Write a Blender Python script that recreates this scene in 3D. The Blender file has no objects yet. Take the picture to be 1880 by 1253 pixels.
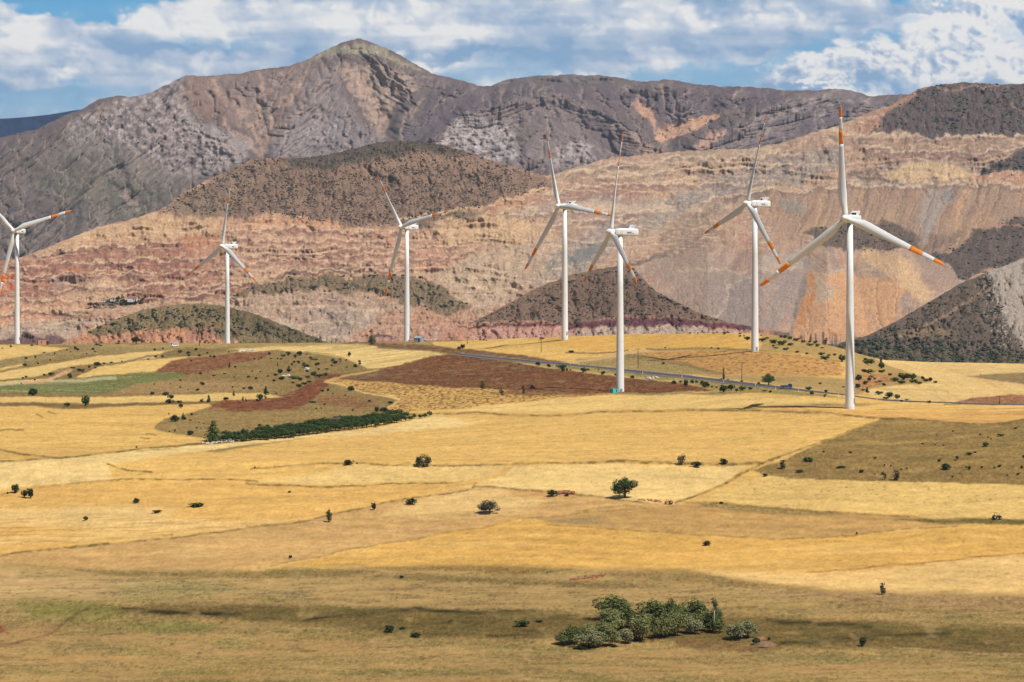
import bpy, math, random
import numpy as np
from mathutils import Matrix, Vector

S = bpy.context.scene
R = math.radians
# ------------------------------------------------------------------ camera
F = 5331.0            # focal length in photo pixels (photo 1880 x 1253)
CX, HY = 940.0, 575.0 # photo column straight ahead, photo row of the horizon
ZC = 100.0            # eye height above the valley floor
cam_d = bpy.data.cameras.new("camera"); cam = bpy.data.objects.new("camera", cam_d)
S.collection.objects.link(cam); S.camera = cam
cam.location = (0, 0, ZC); cam.rotation_euler = (R(90), 0, 0)
cam_d.sensor_width = 36.0; cam_d.lens = 36.0 * F / 1880.0
cam_d.shift_y = (HY - 626.5) / 1880.0
cam_d.clip_start = 1.0; cam_d.clip_end = 90000.0
S.render.resolution_x, S.render.resolution_y = 1024, 682
# ------------------------------------------------------------------ world, sun, exposure
EL, AZ = R(58), R(52)     # sun height; turned from behind the camera towards the right
w = bpy.data.worlds.new("World"); S.world = w; w.use_nodes = True
nt = w.node_tree; bg = nt.nodes["Background"]
sky = nt.nodes.new("ShaderNodeTexSky"); sky.sky_type = 'NISHITA'; sky.sun_disc = False
sky.sun_elevation = EL; sky.sun_rotation = math.pi - AZ
nt.links.new(sky.outputs[0], bg.inputs[0]); bg.inputs[1].default_value = 0.052
sd_ = bpy.data.lights.new("sun", 'SUN'); sun = bpy.data.objects.new("sun", sd_)
S.collection.objects.link(sun)
sd_.energy = 4.75; sd_.angle = R(0.5); sd_.color = (1.0, 0.955, 0.88)
SUNV = Vector((math.sin(AZ) * math.cos(EL), -math.cos(AZ) * math.cos(EL), math.sin(EL)))
sun.rotation_euler = SUNV.to_track_quat('Z', 'Y').to_euler()
S.view_settings.view_transform = 'Standard'; S.view_settings.look = 'None'
S.view_settings.exposure = 0.22; S.view_settings.gamma = 1.0
try:
    S.cycles.volume_bounces = 0; S.cycles.max_bounces = 5; S.cycles.diffuse_bounces = 1
except Exception: pass
KALB = 1.50
HAZE_DENSITY = 2.1e-5

C = S.collection
# ------------------------------------------------------------------ helpers
def lin(c, k=None):
    c = np.asarray(c, float) / 255.0
    l = np.where(c <= 0.04045, c / 12.92, ((c + 0.055) / 1.055) ** 2.4)
    return l / (KALB if k is None else k)

_rs = np.random.RandomState(7)
_P = _rs.permutation(256).astype(np.int32); _P2 = np.concatenate([_P, _P])
_ang = _rs.rand(256) * 2 * np.pi
_GX, _GY = np.cos(_ang).astype(np.float32), np.sin(_ang).astype(np.float32)
def gn(x, y, seed=0):
    x = np.asarray(x, np.float32) + seed * 17.31; y = np.asarray(y, np.float32) - seed * 9.77
    xi = np.floor(x).astype(np.int32); yi = np.floor(y).astype(np.int32)
    fx = x - xi; fy = y - yi
    xi &= 255; yi &= 255; x1 = (xi + 1) & 255; y1 = (yi + 1) & 255
    u = fx * fx * fx * (fx * (fx * 6 - 15) + 10); v = fy * fy * fy * (fy * (fy * 6 - 15) + 10)
    pa = _P[xi]; pb = _P[x1]
    def d(p, yy, dx, dy):
        h = _P2[p + yy]; return _GX[h] * dx + _GY[h] * dy
    a = d(pa, yi, fx, fy); b = d(pb, yi, fx - 1, fy); c = d(pa, y1, fx, fy - 1); e = d(pb, y1, fx - 1, fy - 1)
    return ((a + u * (b - a)) * (1 - v) + (c + u * (e - c)) * v) * 1.5
def fbm(x, y, o=4, seed=0, g=0.5):
    r = 0; a = 1.0; t = 0.0
    for i in range(o):
        r = r + a * gn(x * 2.03 ** i, y * 2.03 ** i, seed + i * 3); t += a; a *= g
    return r / t
def ridged(x, y, o=4, seed=0):
    r = 0; a = 1.0; t = 0
    for i in range(o):
        r = r + a * (1 - np.abs(gn(x * 2.1 ** i, y * 2.1 ** i, seed + i * 5)) * 2); t += a; a *= 0.5
    return r / t
def billow(x, y, o=4, seed=0):
    r = 0; a = 1.0; t = 0
    for i in range(o):
        r = r + a * np.abs(gn(x * 2.1 ** i, y * 2.1 ** i, seed + i * 7)); t += a; a *= .55
    return r / t
def sst(a, b, x):
    t = np.clip((x - a) / (b - a + 1e-9), 0, 1); return t * t * (3 - 2 * t)
def dots(x, y, seed, rmin, rmax, prob=1.0):
    """soft dots, one jittered per unit cell"""
    xi = np.floor(x).astype(np.int32); yi = np.floor(y).astype(np.int32); m = np.zeros(x.shape, np.float32)
    for ox in (-1, 0, 1):
        for oy in (-1, 0, 1):
            cx = xi + ox; cy = yi + oy
            h1 = _P2[_P[(cx + seed) & 255] + (cy & 255)]; h2 = _P2[_P[(cx * 3 + 11 + seed) & 255] + ((cy + 57) & 255)]
            h3 = _P2[_P[(h1 + seed) & 255] + h2]
            px = cx + h1 / 255.0; py = cy + h2 / 255.0; rr = rmin + (rmax - rmin) * (h3 / 255.0) ** 2
            d = np.sqrt((x - px) ** 2 + (y - py) ** 2)
            k = (_P[(h3 + 91) & 255] / 255.0) < prob
            m = np.maximum(m, np.where(k, 1 - sst(rr * 0.6, rr * 1.15, d), 0))
    return m
def seg_dist(U, P, pts):
    d = np.full(U.shape, 1e9, np.float32)
    for (x0, y0), (x1, y1) in zip(pts[:-1], pts[1:]):
        dx, dy = x1 - x0, y1 - y0; L = dx * dx + dy * dy + 1e-9
        t = np.clip(((U - x0) * dx + (P - y0) * dy) / L, 0, 1)
        d = np.minimum(d, (U - x0 - t * dx) ** 2 + (P - y0 - t * dy) ** 2)
    return np.sqrt(d)
def pmask(U, P, poly, f=3.0):
    m = np.zeros(U.shape, np.float32)
    a = np.array(poly, float); x0, y0 = a.min(0) - f - 1; x1, y1 = a.max(0) + f + 1
    idx = np.nonzero((U > x0) & (U < x1) & (P > y0) & (P < y1))
    if len(idx[0]) == 0: return m
    u = U[idx]; p = P[idx]
    ins = np.zeros(u.shape, bool); n = len(poly)
    for i in range(n):
        xa, ya = poly[i]; xb, yb = poly[(i + 1) % n]
        c = ((ya > p) != (yb > p)) & (u < (xb - xa) * (p - ya) / (yb - ya + 1e-12) + xa); ins ^= c
    d = seg_dist(u, p, list(poly) + [poly[0]])
    m[idx] = sst(-f, f, np.where(ins, d, -d)); return m
class Canvas:
    """albedo laid over a piece of ground; U, P say which spot of ground a vertex is"""
    def __init__(s, U, P, base, warp=((40, 4), (9, 2.2)), va=1.0):
        s.va = va
        s.U = U.astype(np.float32); s.P = P.astype(np.float32)
        wu = s.U.copy(); wp = s.P.copy()
        for i, (sc, am) in enumerate(warp):
            wu += gn(s.U / sc, s.P / sc, 31 + i) * am * 1.6; wp += gn(s.U / sc, s.P / sc, 47 + i) * am * s.va
        s.wu, s.wp = wu, wp
        s.C = np.zeros(U.shape + (3,), np.float32) + lin(base).astype(np.float32)
    def mix(s, m, col, k=None):
        c = lin(col, k) if np.ndim(col) == 1 else col
        m = m[..., None]; s.C = s.C * (1 - m) + c * m
    def paint(s, poly, col, f=3.0, op=1.0, m=None):
        k = pmask(s.wu, s.wp, poly, f) * op
        if m is not None: k = k * m
        s.mix(k, col); return k
    def line(s, pts, w, col, f=1.2, op=1.0, m=None):
        a = np.array(pts, float); x0, y0 = a.min(0) - 12; x1, y1 = a.max(0) + 12
        idx = np.nonzero((s.wu > x0) & (s.wu < x1) & (s.wp > y0) & (s.wp < y1))
        if len(idx[0]) == 0: return
        d = seg_dist(s.wu[idx], s.wp[idx], pts)
        k = np.zeros(s.U.shape, np.float32); k[idx] = (1 - sst(w / 2 - f * 0.6, w / 2 + f, d)) * op
        if m is not None: k = k * m
        s.mix(k, col)
    def mul(s, f): s.C = np.clip(s.C * np.asarray(f)[..., None], 0.004, 0.85)
def curve(pts):
    a = np.array(pts, float)
    def f(u):
        u = np.asarray(u, float); k = np.zeros(u.shape)
        for d in (-6, -3, 0, 3, 6): k = k + np.interp(u + d, a[:, 0], a[:, 1])
        return k / 5
    return f

# materials
def new_mat(name):
    m = bpy.data.materials.new(name); m.use_nodes = True
    return m, m.node_tree, m.node_tree.nodes["Principled BSDF"]
def ground_mat(name, sc, amp, bump, rough=0.95):
    m, t, b = new_mat(name)
    a = t.nodes.new("ShaderNodeAttribute"); a.attribute_name = "albedo"
    tc = t.nodes.new("ShaderNodeTexCoord")
    n1 = t.nodes.new("ShaderNodeTexNoise"); n1.inputs['Scale'].default_value = sc; n1.inputs['Detail'].default_value = 5; n1.inputs['Roughness'].default_value = 0.65
    t.links.new(tc.outputs['Object'], n1.inputs['Vector'])
    mr = t.nodes.new("ShaderNodeMapRange"); mr.inputs[1].default_value = 0.3; mr.inputs[2].default_value = 0.7
    mr.inputs[3].default_value = 1 - amp; mr.inputs[4].default_value = 1 + amp
    t.links.new(n1.outputs['Fac'], mr.inputs[0])
    mx = t.nodes.new("ShaderNodeVectorMath"); mx.operation = 'SCALE'
    t.links.new(a.outputs['Color'], mx.inputs[0]); t.links.new(mr.outputs[0], mx.inputs['Scale'])
    t.links.new(mx.outputs[0], b.inputs['Base Color'])
    bp = t.nodes.new("ShaderNodeBump"); bp.inputs['Strength'].default_value = bump[0]; bp.inputs['Distance'].default_value = bump[1]
    t.links.new(n1.outputs['Fac'], bp.inputs['Height']); t.links.new(bp.outputs[0], b.inputs['Normal'])
    b.inputs['Roughness'].default_value = rough; b.inputs['Specular IOR Level'].default_value = 0.1
    return m
def simple_mat(name, col, rough=0.6, var=0.12, sc=2.0, spec=0.3, metal=0.0):
    m, t, b = new_mat(name)
    tc = t.nodes.new("ShaderNodeTexCoord"); n1 = t.nodes.new("ShaderNodeTexNoise"); n1.inputs['Scale'].default_value = sc; n1.inputs['Detail'].default_value = 4
    t.links.new(tc.outputs['Object'], n1.inputs['Vector'])
    r = t.nodes.new("ShaderNodeValToRGB"); c = np.array(col)
    r.color_ramp.elements[0].position = 0.3; r.color_ramp.elements[1].position = 0.7
    r.color_ramp.elements[0].color = (*np.clip(c * (1 - var), 0, 1), 1); r.color_ramp.elements[1].color = (*np.clip(c * (1 + var), 0, 1), 1)
    t.links.new(n1.outputs['Fac'], r.inputs[0]); t.links.new(r.outputs[0], b.inputs['Base Color'])
    b.inputs['Roughness'].default_value = rough; b.inputs['Specular IOR Level'].default_value = spec; b.inputs['Metallic'].default_value = metal
    return m
def tag(o, label=None, cat=None, group=None, kind=None):
    if label: o['label'] = label
    if cat: o['category'] = cat
    if group: o['group'] = group
    if kind: o['kind'] = kind
    return o
def mesh_obj(name, V, Fc, mat=None, parent=None, smooth=True, cols=None):
    me = bpy.data.meshes.new(name); V = np.asarray(V, np.float32); 
    if isinstance(Fc, np.ndarray):
        n = Fc.shape[1]; me.vertices.add(len(V)); me.vertices.foreach_set('co', V.ravel())
        me.loops.add(Fc.size); me.loops.foreach_set('vertex_index', Fc.ravel().astype(np.int32))
        me.polygons.add(len(Fc)); me.polygons.foreach_set('loop_start', np.arange(0, Fc.size, n, dtype=np.int32))
        me.polygons.foreach_set('loop_total', np.full(len(Fc), n, np.int32)); me.update(calc_edges=True)
    else:
        me.from_pydata([tuple(map(float, v)) for v in V], [], [tuple(map(int, f)) for f in Fc]); me.update()
    if smooth: me.polygons.foreach_set('use_smooth', np.ones(len(me.polygons), bool))
    if cols is not None:
        at = me.attributes.new('albedo', 'FLOAT_COLOR', 'POINT')
        q = np.ones((len(V), 4), np.float32); q[:, :3] = cols.reshape(-1, 3); at.data.foreach_set('color', q.ravel())
    o = bpy.data.objects.new(name, me); C.objects.link(o)
    if mat: me.materials.append(mat)
    if parent: o.parent = parent
    return o
def grid_faces(nr, nc):
    i = np.arange(nr - 1)[:, None] * nc + np.arange(nc - 1)[None, :]
    return np.stack([i, i + 1, i + nc + 1, i + nc], -1).reshape(-1, 4)
def pos(U, P, D):
    return np.stack([(U - CX) / F * D, D, ZC - (P - HY) / F * D], -1)

# ------------------------------------------------------------------ sky with clouds, on a far dome
def build_sky():
    us = np.arange(-700, 2581, 2.2); ps = np.arange(-420, 300, 2.0)
    U, P = np.meshgrid(us, ps)
    g = np.clip((P + 60) / 300, 0, 1)
    c0 = lin((82, 168, 220), 1); c1 = lin((138, 186, 216), 1)
    col = c0 + (c1 - c0) * g[..., None]
    wx = U + fbm(U / 140, P / 80, 4, 3, .4) * 60 + fbm(U / 22, P / 14, 3, 5) * 9; wy = P + fbm(U / 140, P / 80, 4, 9, .4) * 30 + fbm(U / 22, P / 14, 3, 11) * 6
    bil = billow(U / 70, P / 48, 5, 450); wx = wx + (bil - .28) * 34; wy = wy + (bil - .28) * 46
    hole = np.zeros(U.shape)
    H = [([(-80, -60), (330, -60), (300, 0), (255, 2), (215, 30), (170, 42), (120, 30), (60, 22), (0, 8)], 10, 1.0),
         ([(-200, 165), (0, 172), (90, 168), (200, 150), (250, 160), (130, 215), (-200, 240)], 16, .75),
         ([(1120, 125), (1280, 118), (1370, 128), (1430, 90), (1500, 66), (1640, 62), (1668, 40), (1690, 48), (1640, 84), (1540, 78), (1470, 104), (1400, 150), (1300, 165), (1120, 150)], 12, .85),
         ([(1645, -60), (1740, -60), (1725, 4), (1690, 16), (1660, 10)], 9, .9),
         ([(1540, 158), (1700, 150), (1780, 140), (1700, 178), (1560, 180)], 10, .5),
         ([(820, 118), (960, 112), (1060, 130), (1000, 160), (860, 170)], 16, .5),
         ([(300, 66), (470, 72), (560, 84), (440, 92), (320, 82)], 10, .35),
         ([(1820, 50), (1900, 40), (1990, 60), (1900, 76)], 9, .5)]
    for poly, f, o in H: hole = np.maximum(hole, pmask(wx, wy, poly, f) * o)
    n = fbm(U / 260, P / 75, 6, 21, .4); n2 = fbm(U / 90, P / 40, 5, 25); st = fbm(U / 420 + P / 500, P / 24, 4, 28)
    lit = fbm(wx / 90, wy / 60, 5, 40, .42) - fbm((wx + 16) / 90, (wy - 16) / 60, 5, 40, .42)
    b = 0.54 + 0.66 * n + 0.10 * n2 + 0.34 * st + 0.55 * lit + .55 * (bil - .28)
    def blob(x, y, sx, sy, a): return a * np.exp(-((wx - x) / sx) ** 2 - ((wy - y) / sy) ** 2)
    for q in ((60, 60, 80, 34, .35), (10, 100, 60, 40, .25), (120, 145, 60, 22, .28), (350, 28, 110, 34, .5), (300, 60, 70, 22, .2), (800, 112, 110, 12, .4), (1000, 50, 260, 30, .2),
              (340, 110, 50, 12, .3), (610, 20, 160, 24, .3), (1350, 40, 200, 26, .25), (1210, 12, 60, 18, .3), (500, 120, 120, 24, -.15), (900, 90, 180, 14, -.3), (700, 88, 260, 12, -.2), (1330, 75, 220, 16, -.3),
              (90, 175, 150, 12, -.25), (1100, 110, 180, 12, -.2), (330, 86, 120, 8, -.35), (1170, 132, 40, 12, .3)): b = b + blob(*q)
    cum = pmask(wx, wy, [(1390, 140), (1420, 110), (1470, 118), (1490, 88), (1560, 64), (1625, 74), (1655, 96), (1650, 56), (1690, 24), (1740, 2), (1800, -30), (1990, -60), (2100, 40), (2080, 180), (1400, 180)], 11)
    blt = billow((U + 9) / 70, (P - 9) / 48, 5, 450); cb = 0.90 + 1.0 * lit + 2.2 * (bil - blt) + sst(160, 10, P) * 0.22 - sst(80, 150, P) * 0.38 * sst(1900, 1500, U + 0 * P)
    b = b * (1 - cum) + cb * cum
    small = pmask(wx, wy, [(1462, 172), (1490, 160), (1540, 154), (1582, 160), (1580, 176)], 4)
    b = np.maximum(b, small * 0.98)
    b = .62 + (b - .62) * 1.2
    b = np.clip(b, 0, 1.2)
    ca = lin((136, 171, 207), 1); cm = lin((184, 200, 221), 1); cw = lin((246, 244, 242), 1)
    t = np.clip(b / 0.55, 0, 1)[..., None]; t2 = np.clip((b - 0.5) / 0.55, 0, 1)[..., None]
    cc = ca + (cm - ca) * t; cc = cc + (cw - cc) * t2 ** 1.3
    hole = np.clip(hole * (1 - small) * (1 - 0.35 * cum) - np.clip(n2, 0, 1) * .3, 0, 1)[..., None]
    col = cc * (1 - hole) + col * hole
    col = col / (2 ** S.view_settings.exposure)
    D = 42000.0
    d = np.stack([(U - CX) / F, np.ones(U.shape), -(P - HY) / F], -1); d /= np.linalg.norm(d, axis=-1, keepdims=True)
    V = d * D; V[..., 2] += ZC
    m = bpy.data.materials.new("sky_light"); m.use_nodes = True; t = m.node_tree; t.nodes.clear()
    o = t.nodes.new("ShaderNodeOutputMaterial"); e = t.nodes.new("ShaderNodeEmission"); a = t.nodes.new("ShaderNodeAttribute"); a.attribute_name = 'albedo'
    t.links.new(a.outputs['Color'], e.inputs[0]); t.links.new(e.outputs[0], o.inputs[0])
    ob = mesh_obj("sky", V.reshape(-1, 3), grid_faces(*U.shape), m, cols=col.astype(np.float32))
    tag(ob, kind='structure')
build_sky()
# ------------------------------------------------------------------ farmland terrain
GOLD=(223,179,102); GOLDL=(234,200,132); GOLDD=(214,168,92); OLIVE=(146,120,70); TAN=(196,156,98); BROWN=(126,86,54); EDGE=(112,92,48)
crest_y = curve([(-900,640),(-200,638),(20,632),(110,632),(160,631),(250,630),(417,631),(520,630),(640,629),(747,627),(850,625),(940,622),(1037,619),(1140,614.5),(1200,613.5),(1290,612.5),(1350,612),(1400,613),(1450,619),(1500,629),(1545,640),(1580,651),(1620,661),(1700,665),(1880,668),(2100,670),(2780,672)])
_cols = {-900:[(745,1350),(700,1560),(660,1850),(641,2080)], -200:[(745,1350),(700,1560),(660,1850),(639,2080)], 31:[(750,1330),(700,1560),(660,1850),(632,2100)],
 417:[(760,1300),(700,1600),(660,1850),(640,2000),(631,2110)], 747:[(760,1290),(700,1550),(660,1780),(636,1920),(627,1985)], 1037:[(770,1240),(722,1400),(680,1560),(650,1690),(619,1790)],
 1138:[(780,1215),(722,1415),(680,1545),(650,1650),(614.5,1770)], 1250:[(785,1200),(728,1350),(690,1470),(650,1600),(613,1720)], 1386:[(790,1185),(735,1290),(715,1360),(680,1470),(643,1551),(613,1650)],
 1560:[(800,1165),(745,1240),(715,1370),(680,1500),(646,1610)], 1720:[(800,1165),(745,1265),(710,1450),(690,1620),(665.5,1950)], 1880:[(800,1165),(745,1285),(710,1490),(690,1680),(668,2020)], 2780:[(800,1165),(745,1285),(710,1490),(690,1680),(672,2020)]}
LOW = [(1600,560),(1420,660),(1330,712),(1253,765),(1150,850),(1050,930),(924,1030),(850,1100)]
U1 = np.concatenate([np.arange(-900,-280,20), np.arange(-280,2160,1.6), np.arange(2170,2781,20)])
PL = np.concatenate([np.arange(1600,1330,-14), np.arange(1330,850,-1.7)])
SN = 165; SS = np.linspace(0, 1, SN)
def _terrain():
    nc = len(U1); cy = crest_y(U1)
    Pg = np.concatenate([np.repeat(PL[:, None], nc, 1), 850 + SS[:, None] * (cy[None, :] - 850)])
    kx = np.array(sorted(_cols)); tab = []
    lp = np.array(LOW, float)[::-1]
    for k in kx:
        a = np.array(_cols[k], float); ce = float(crest_y(k)); pp = 850 + SS * (ce - 850)
        full = np.concatenate([lp[::-1], a]); full = full[np.argsort(full[:, 0])]
        d = sum(np.interp(np.minimum(pp + q, 5000), full[:, 0], full[:, 1]) for q in (-8, -4, 0, 4, 8)) / 5
        tab.append(d)
    tab = np.array(tab)
    Dh = np.empty((SN, nc))
    for r in range(SN):
        v = np.interp(U1, kx, tab[:, r]); Dh[r] = v
    # smooth the column kinks
    ker = np.hanning(61); ker /= ker.sum()
    for r in range(SN):
        e = np.pad(Dh[r], 30, mode='edge'); Dh[r] = np.convolve(e, ker, 'valid')
    dl = sum(np.interp(PL + q, lp[::-1][::-1][:, 0], lp[:, 1]) for q in (-12, -6, 0, 6, 12)) / 5
    # join both halves smoothly
    Dl = np.repeat(dl[:, None], nc, 1)
    Dl += (Dh[0] - Dl[-1])[None, :] * sst(1100, 850, PL)[:, None]
    Dg = np.concatenate([Dl, Dh[1:]]); Pg = np.concatenate([Pg[:len(PL)], Pg[len(PL) + 1:]])
    Ug = np.repeat(U1[None, :], len(Pg), 0)
    X = (Ug - CX) / F * Dg
    rel = 9 * fbm(X / 90, Dg / 70, 3, 5) + 2.5 * fbm(X / 14, Dg / 16, 3, 8)
    Dg = Dg + rel * sst(0, 12, np.abs(Pg - crest_y(U1)[None, :]))
    Dg = np.maximum.accumulate(Dg, 0)
    Dg += np.arange(len(Pg))[:, None] * 1e-4
    return Ug, Pg, Dg
UG, PG, DG = _terrain()
def ground_D(u, p):
    """distance of the ground spot seen at photo column u, row p"""
    c = (np.searchsorted(U1, u)); c = int(min(max(c, 1), len(U1) - 1)); t = (u - U1[c - 1]) / (U1[c] - U1[c - 1])
    f = lambda j: np.interp(p, PG[::-1, j], DG[::-1, j])
    return (1 - t) * f(c - 1) + t * f(c)
def ground_z(x, y):
    u = CX + x / y * F; c = int(min(max(np.searchsorted(U1, u), 1), len(U1) - 1)); t = (u - U1[c - 1]) / (U1[c] - U1[c - 1])
    f = lambda j: np.interp(y, DG[:, j], PG[:, j])
    p = (1 - t) * f(c - 1) + t * f(c)
    return ZC - (p - HY) / F * y
def spot(u, p):
    D = ground_D(u, p); x = (u - CX) / F * D
    return Vector((x, D, ground_z(x, D)))

cv = Canvas(UG, PG, GOLD, ((60, 5), (11, 2.0), (3.5, 1.2)), .42)
X = (UG - CX) / F * DG; Y = DG
nA = fbm(X / 5, Y / 5, 4, 60); nB = fbm(X / 28, Y / 22, 4, 63); nC = fbm(X / 90, Y / 60, 3, 66)
nF = gn(X / 1.1, Y / 2.4, 71); 
def rows(ang, wl, seed, wob=3.0):
    a = R(ang); q = (-np.sin(a) * X + np.cos(a) * Y + fbm(X / 60, Y / 60, 2, seed) * wob) / wl
    return gn(q, (X * np.cos(a) + Y * np.sin(a)) / 120, seed)
P_ = cv.paint
# ---- upper slopes, left and centre
P_([(-900,560),(870,560),(870,700),(640,790),(400,830),(-900,770)], OLIVE, 3)
P_([(-900,700),(-200,712),(0,682),(75,672),(180,655),(250,646),(320,642),(290,657),(225,665),(160,670),(120,680),(60,692),(0,698),(-200,716)], (226,190,118), 1.5)
P_([(140,692),(190,672),(225,666.5),(300,658),(345,655),(400,650),(380,655),(330,662),(300,674),(280,683),(210,688),(160,693)], (228,188,112), 1.2)
P_([(-900,630),(-200,636),(0,635),(60,634),(125,640),(100,645),(60,652),(0,662),(-200,668)], (224,186,112), 1.5)
P_([(-200,672),(0,668),(38,669),(56,673),(20,679),(-200,690)], (226,188,112), 1.5)
P_([(-200,700),(0,701),(70,695),(100,697),(80,702),(0,707),(-200,716)], (228,190,118), 1.5)
P_([(100,633),(180,634),(300,640),(330,642),(200,650),(110,655),(60,665),(0,676),(-100,690),(-100,668),(0,663),(60,653),(110,645),(150,641)], (156,132,82), 1.5)
# golden crest field with combine rows
stripe = rows(62, 7, 90, 2)
k = P_([(425,641),(500,636),(600,631.5),(690,634),(690,641),(780,645),(822,650),(790,658),(760,666),(710,679),(680,676),(640,660),(560,646),(500,643),(430,648),(380,655),(345,657),(400,647)], (226,192,122), 1.6)
cv.C *= (1 + (k * stripe * 0.32))[..., None]
P_([(-900,560),(-900,640),(700,626),(860,627),(860,632),(690,635),(600,634),(480,637),(300,640),(160,634),(100,634)], (186,158,98), 2, .6)
# red brown strips
soil = sst(-.25, .35, nA)
P_([(283,684),(300,672),(318,664),(345,657),(400,651),(470,647),(505,648),(470,660),(430,669),(385,684),(350,687),(330,684)], (128,80,50), 2, .92); cv.mix(pmask(cv.wu, cv.wp, [(283,684),(318,664),(470,647),(505,648),(470,660),(385,684)], 2) * sst(.1, .4, gn(X / 1.8, Y / 4, 87)) * .5, (160, 110, 76))
k = P_([(385,757),(392,744),(420,736),(465,733),(500,731),(540,719),(572,702),(598,689),(640,686),(612,700),(590,722),(570,738),(540,752),(480,755),(430,757)], (122,68,40), 2, .95); cv.mix(k * sst(.0, .4, nA) * .45, (112, 88, 54)); cv.mix(k * sst(.15, .5, gn(X / 1.6, Y / 4, 86)) * .5, (150, 84, 56))
P_([(590,726),(650,727),(690,738),(700,747),(650,750),(610,744),(580,738)], (142,98,64), 4, .8)
k = P_([(600,694),(640,686),(700,678),(735,671),(760,662),(800,653),(850,648),(900,655),(960,668),(1040,680),(1130,691),(1200,697),(1250,705),(1320,718),(1260,721),(1060,723),(960,718),(860,712),(780,708),(700,701),(640,698)], (120,76,44), 1.6)
gb = sst(.0, .5, fbm(X / 60, Y / 22, 4, 77)); cv.mix(k * gb * .75, (118,102,64)); gb = sst(.1, .5, fbm(X / 50, Y / 12, 4, 79)); cv.mix(k * gb * .35, (138,70,38))
P_([(652,682),(700,678),(712,684),(690,694),(640,697),(620,692)], (128,100,66), 2, .7)
k = P_([(598,703),(612,698),(650,699),(700,702),(790,709),(900,715),(960,719),(1060,724),(1112,724),(1060,729),(980,736),(860,749),(780,755),(722,757),(712,750),(735,736),(700,726),(660,714),(625,711)], (206,164,92), 1.6)
sp = sst(-.05, .3, gn(X / 2.2, Y / 5.5, 83) + .5 * gn(X / 1.2, Y / 2.6, 84)); cv.mix(k * sp * .75, (112,70,38))
P_([(940,716),(1060,722),(1112,724),(1060,727),(980,727),(900,722)], (120,78,52), 2.5, .8)
P_([(695,722),(706,727),(728,736),(716,748),(722,742),(735,735),(715,726)], (226,190,120), 1.5)
cv.line([(600,702),(640,711),(690,726),(732,734),(716,750)], 2.4, (222,184,112), 1.2)
cv.line([(598,702),(640,690),(700,679)], 3, (214,174,104), 1.5, .8)
# green field
k = P_([(-900,720),(-200,716),(0,708),(60,704),(140,696),(210,688),(290,683.5),(335,684),(348,690),(300,697),(250,706),(215,718),(180,725),(100,724),(0,722),(-200,735)], (120,120,66), 1.5)
wv = sst(.0, .45, fbm(X / 40 + Y / 30, Y / 8, 4, 92)); cv.mix(k * wv * .65 * sst(330, 180, UG), (178,172,118))
cv.mix(k * sst(-.1, .4, nA) * .35, (78,96,48)); cv.line([(0,706),(70,700),(150,699),(215,695)], 4, (196,186,138), 3, .8)
P_([(-900,740),(-200,730),(0,729),(150,729.5),(300,726),(400,722),(480,722),(520,729),(470,733),(400,737),(200,741),(0,739),(-200,745)], (224,186,112), 1.5)
cv.line([(-200,728),(0,725.5),(80,726),(200,727),(300,723),(420,716)], 4, (146,108,66), 2, .8)
P_([(285,700),(330,698),(420,700),(500,705),(480,716),(400,720),(300,724),(210,722),(250,706)], (170,136,88), 3, .6)
k = P_([(-900,750),(-200,746),(0,745),(60,747),(110,752),(150,752),(200,747),(280,744),(340,742),(390,740),(392,746),(350,758),(330,766),(300,768),(288,780),(284,788),(330,798),(370,806),(392,812),(330,818),(250,826),(130,838),(0,846),(-900,860)], (224,181,102), 1.8)
cv.mix(k * sst(.12, .5, rows(-12, 16, 95, 14)) * .4, (196,150,82)); cv.mix(k * sst(.3, .7, nB) * .4, (234,198,128))
for a in ([(90,757),(97,759),(103,761)], [(268,797),(280,798),(289,799)], [(256,805),(266,806),(274,806.5)], [(62,763),(76,767)], [(0,790),(20,788),(40,791)]): cv.line(a, 2, (132,106,62), 1.5, .8)
cv.line([(-200,741),(0,742),(60,743),(100,745),(140,748),(200,744),(300,741.5),(390,738.5)], 4.5, (124,98,58), 2, .95)
P_([(95,743),(150,747),(140,752),(112,752)], (130,104,62), 2)
# dirt road left
cv.line([(40,704),(75,700),(100,693),(122,684),(134,679)], 5, (208,164,118), 1.6); cv.line([(250,661),(268,656),(288,653)], 4, (212,170,124), 1.5)
for a in ([(0,699),(40,696),(80,692),(98,684),(120,677),(150,672)], [(100,697),(140,689),(160,680),(178,674),(224,665)], [(224,665),(250,661),(270,654),(300,650),(345,646)], [(0,682),(40,674),(58,672)], [(60,694),(100,690)]):
    cv.line(a, 3, (132,108,62), 2, .85)
P_([(140,688),(150,679),(175,673),(190,672),(170,681),(150,688)], (138,112,68), 1.5)
P_([(285,657),(300,646),(340,641),(400,640),(440,643),(430,648),(380,653),(340,656),(300,659)], (136,112,66), 1.8, .9)
cv.line([(560,645.5),(600,650),(640,660),(680,677),(708,680)], 1.6, (148,118,66), 1.2, .8)
P_([(400,748),(440,758),(520,757),(600,752),(660,756),(690,762),(600,775),(500,790),(420,800),(400,806),(340,795),(300,790),(295,778),(330,770),(350,762)], (158,130,78), 4, .6)
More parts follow.
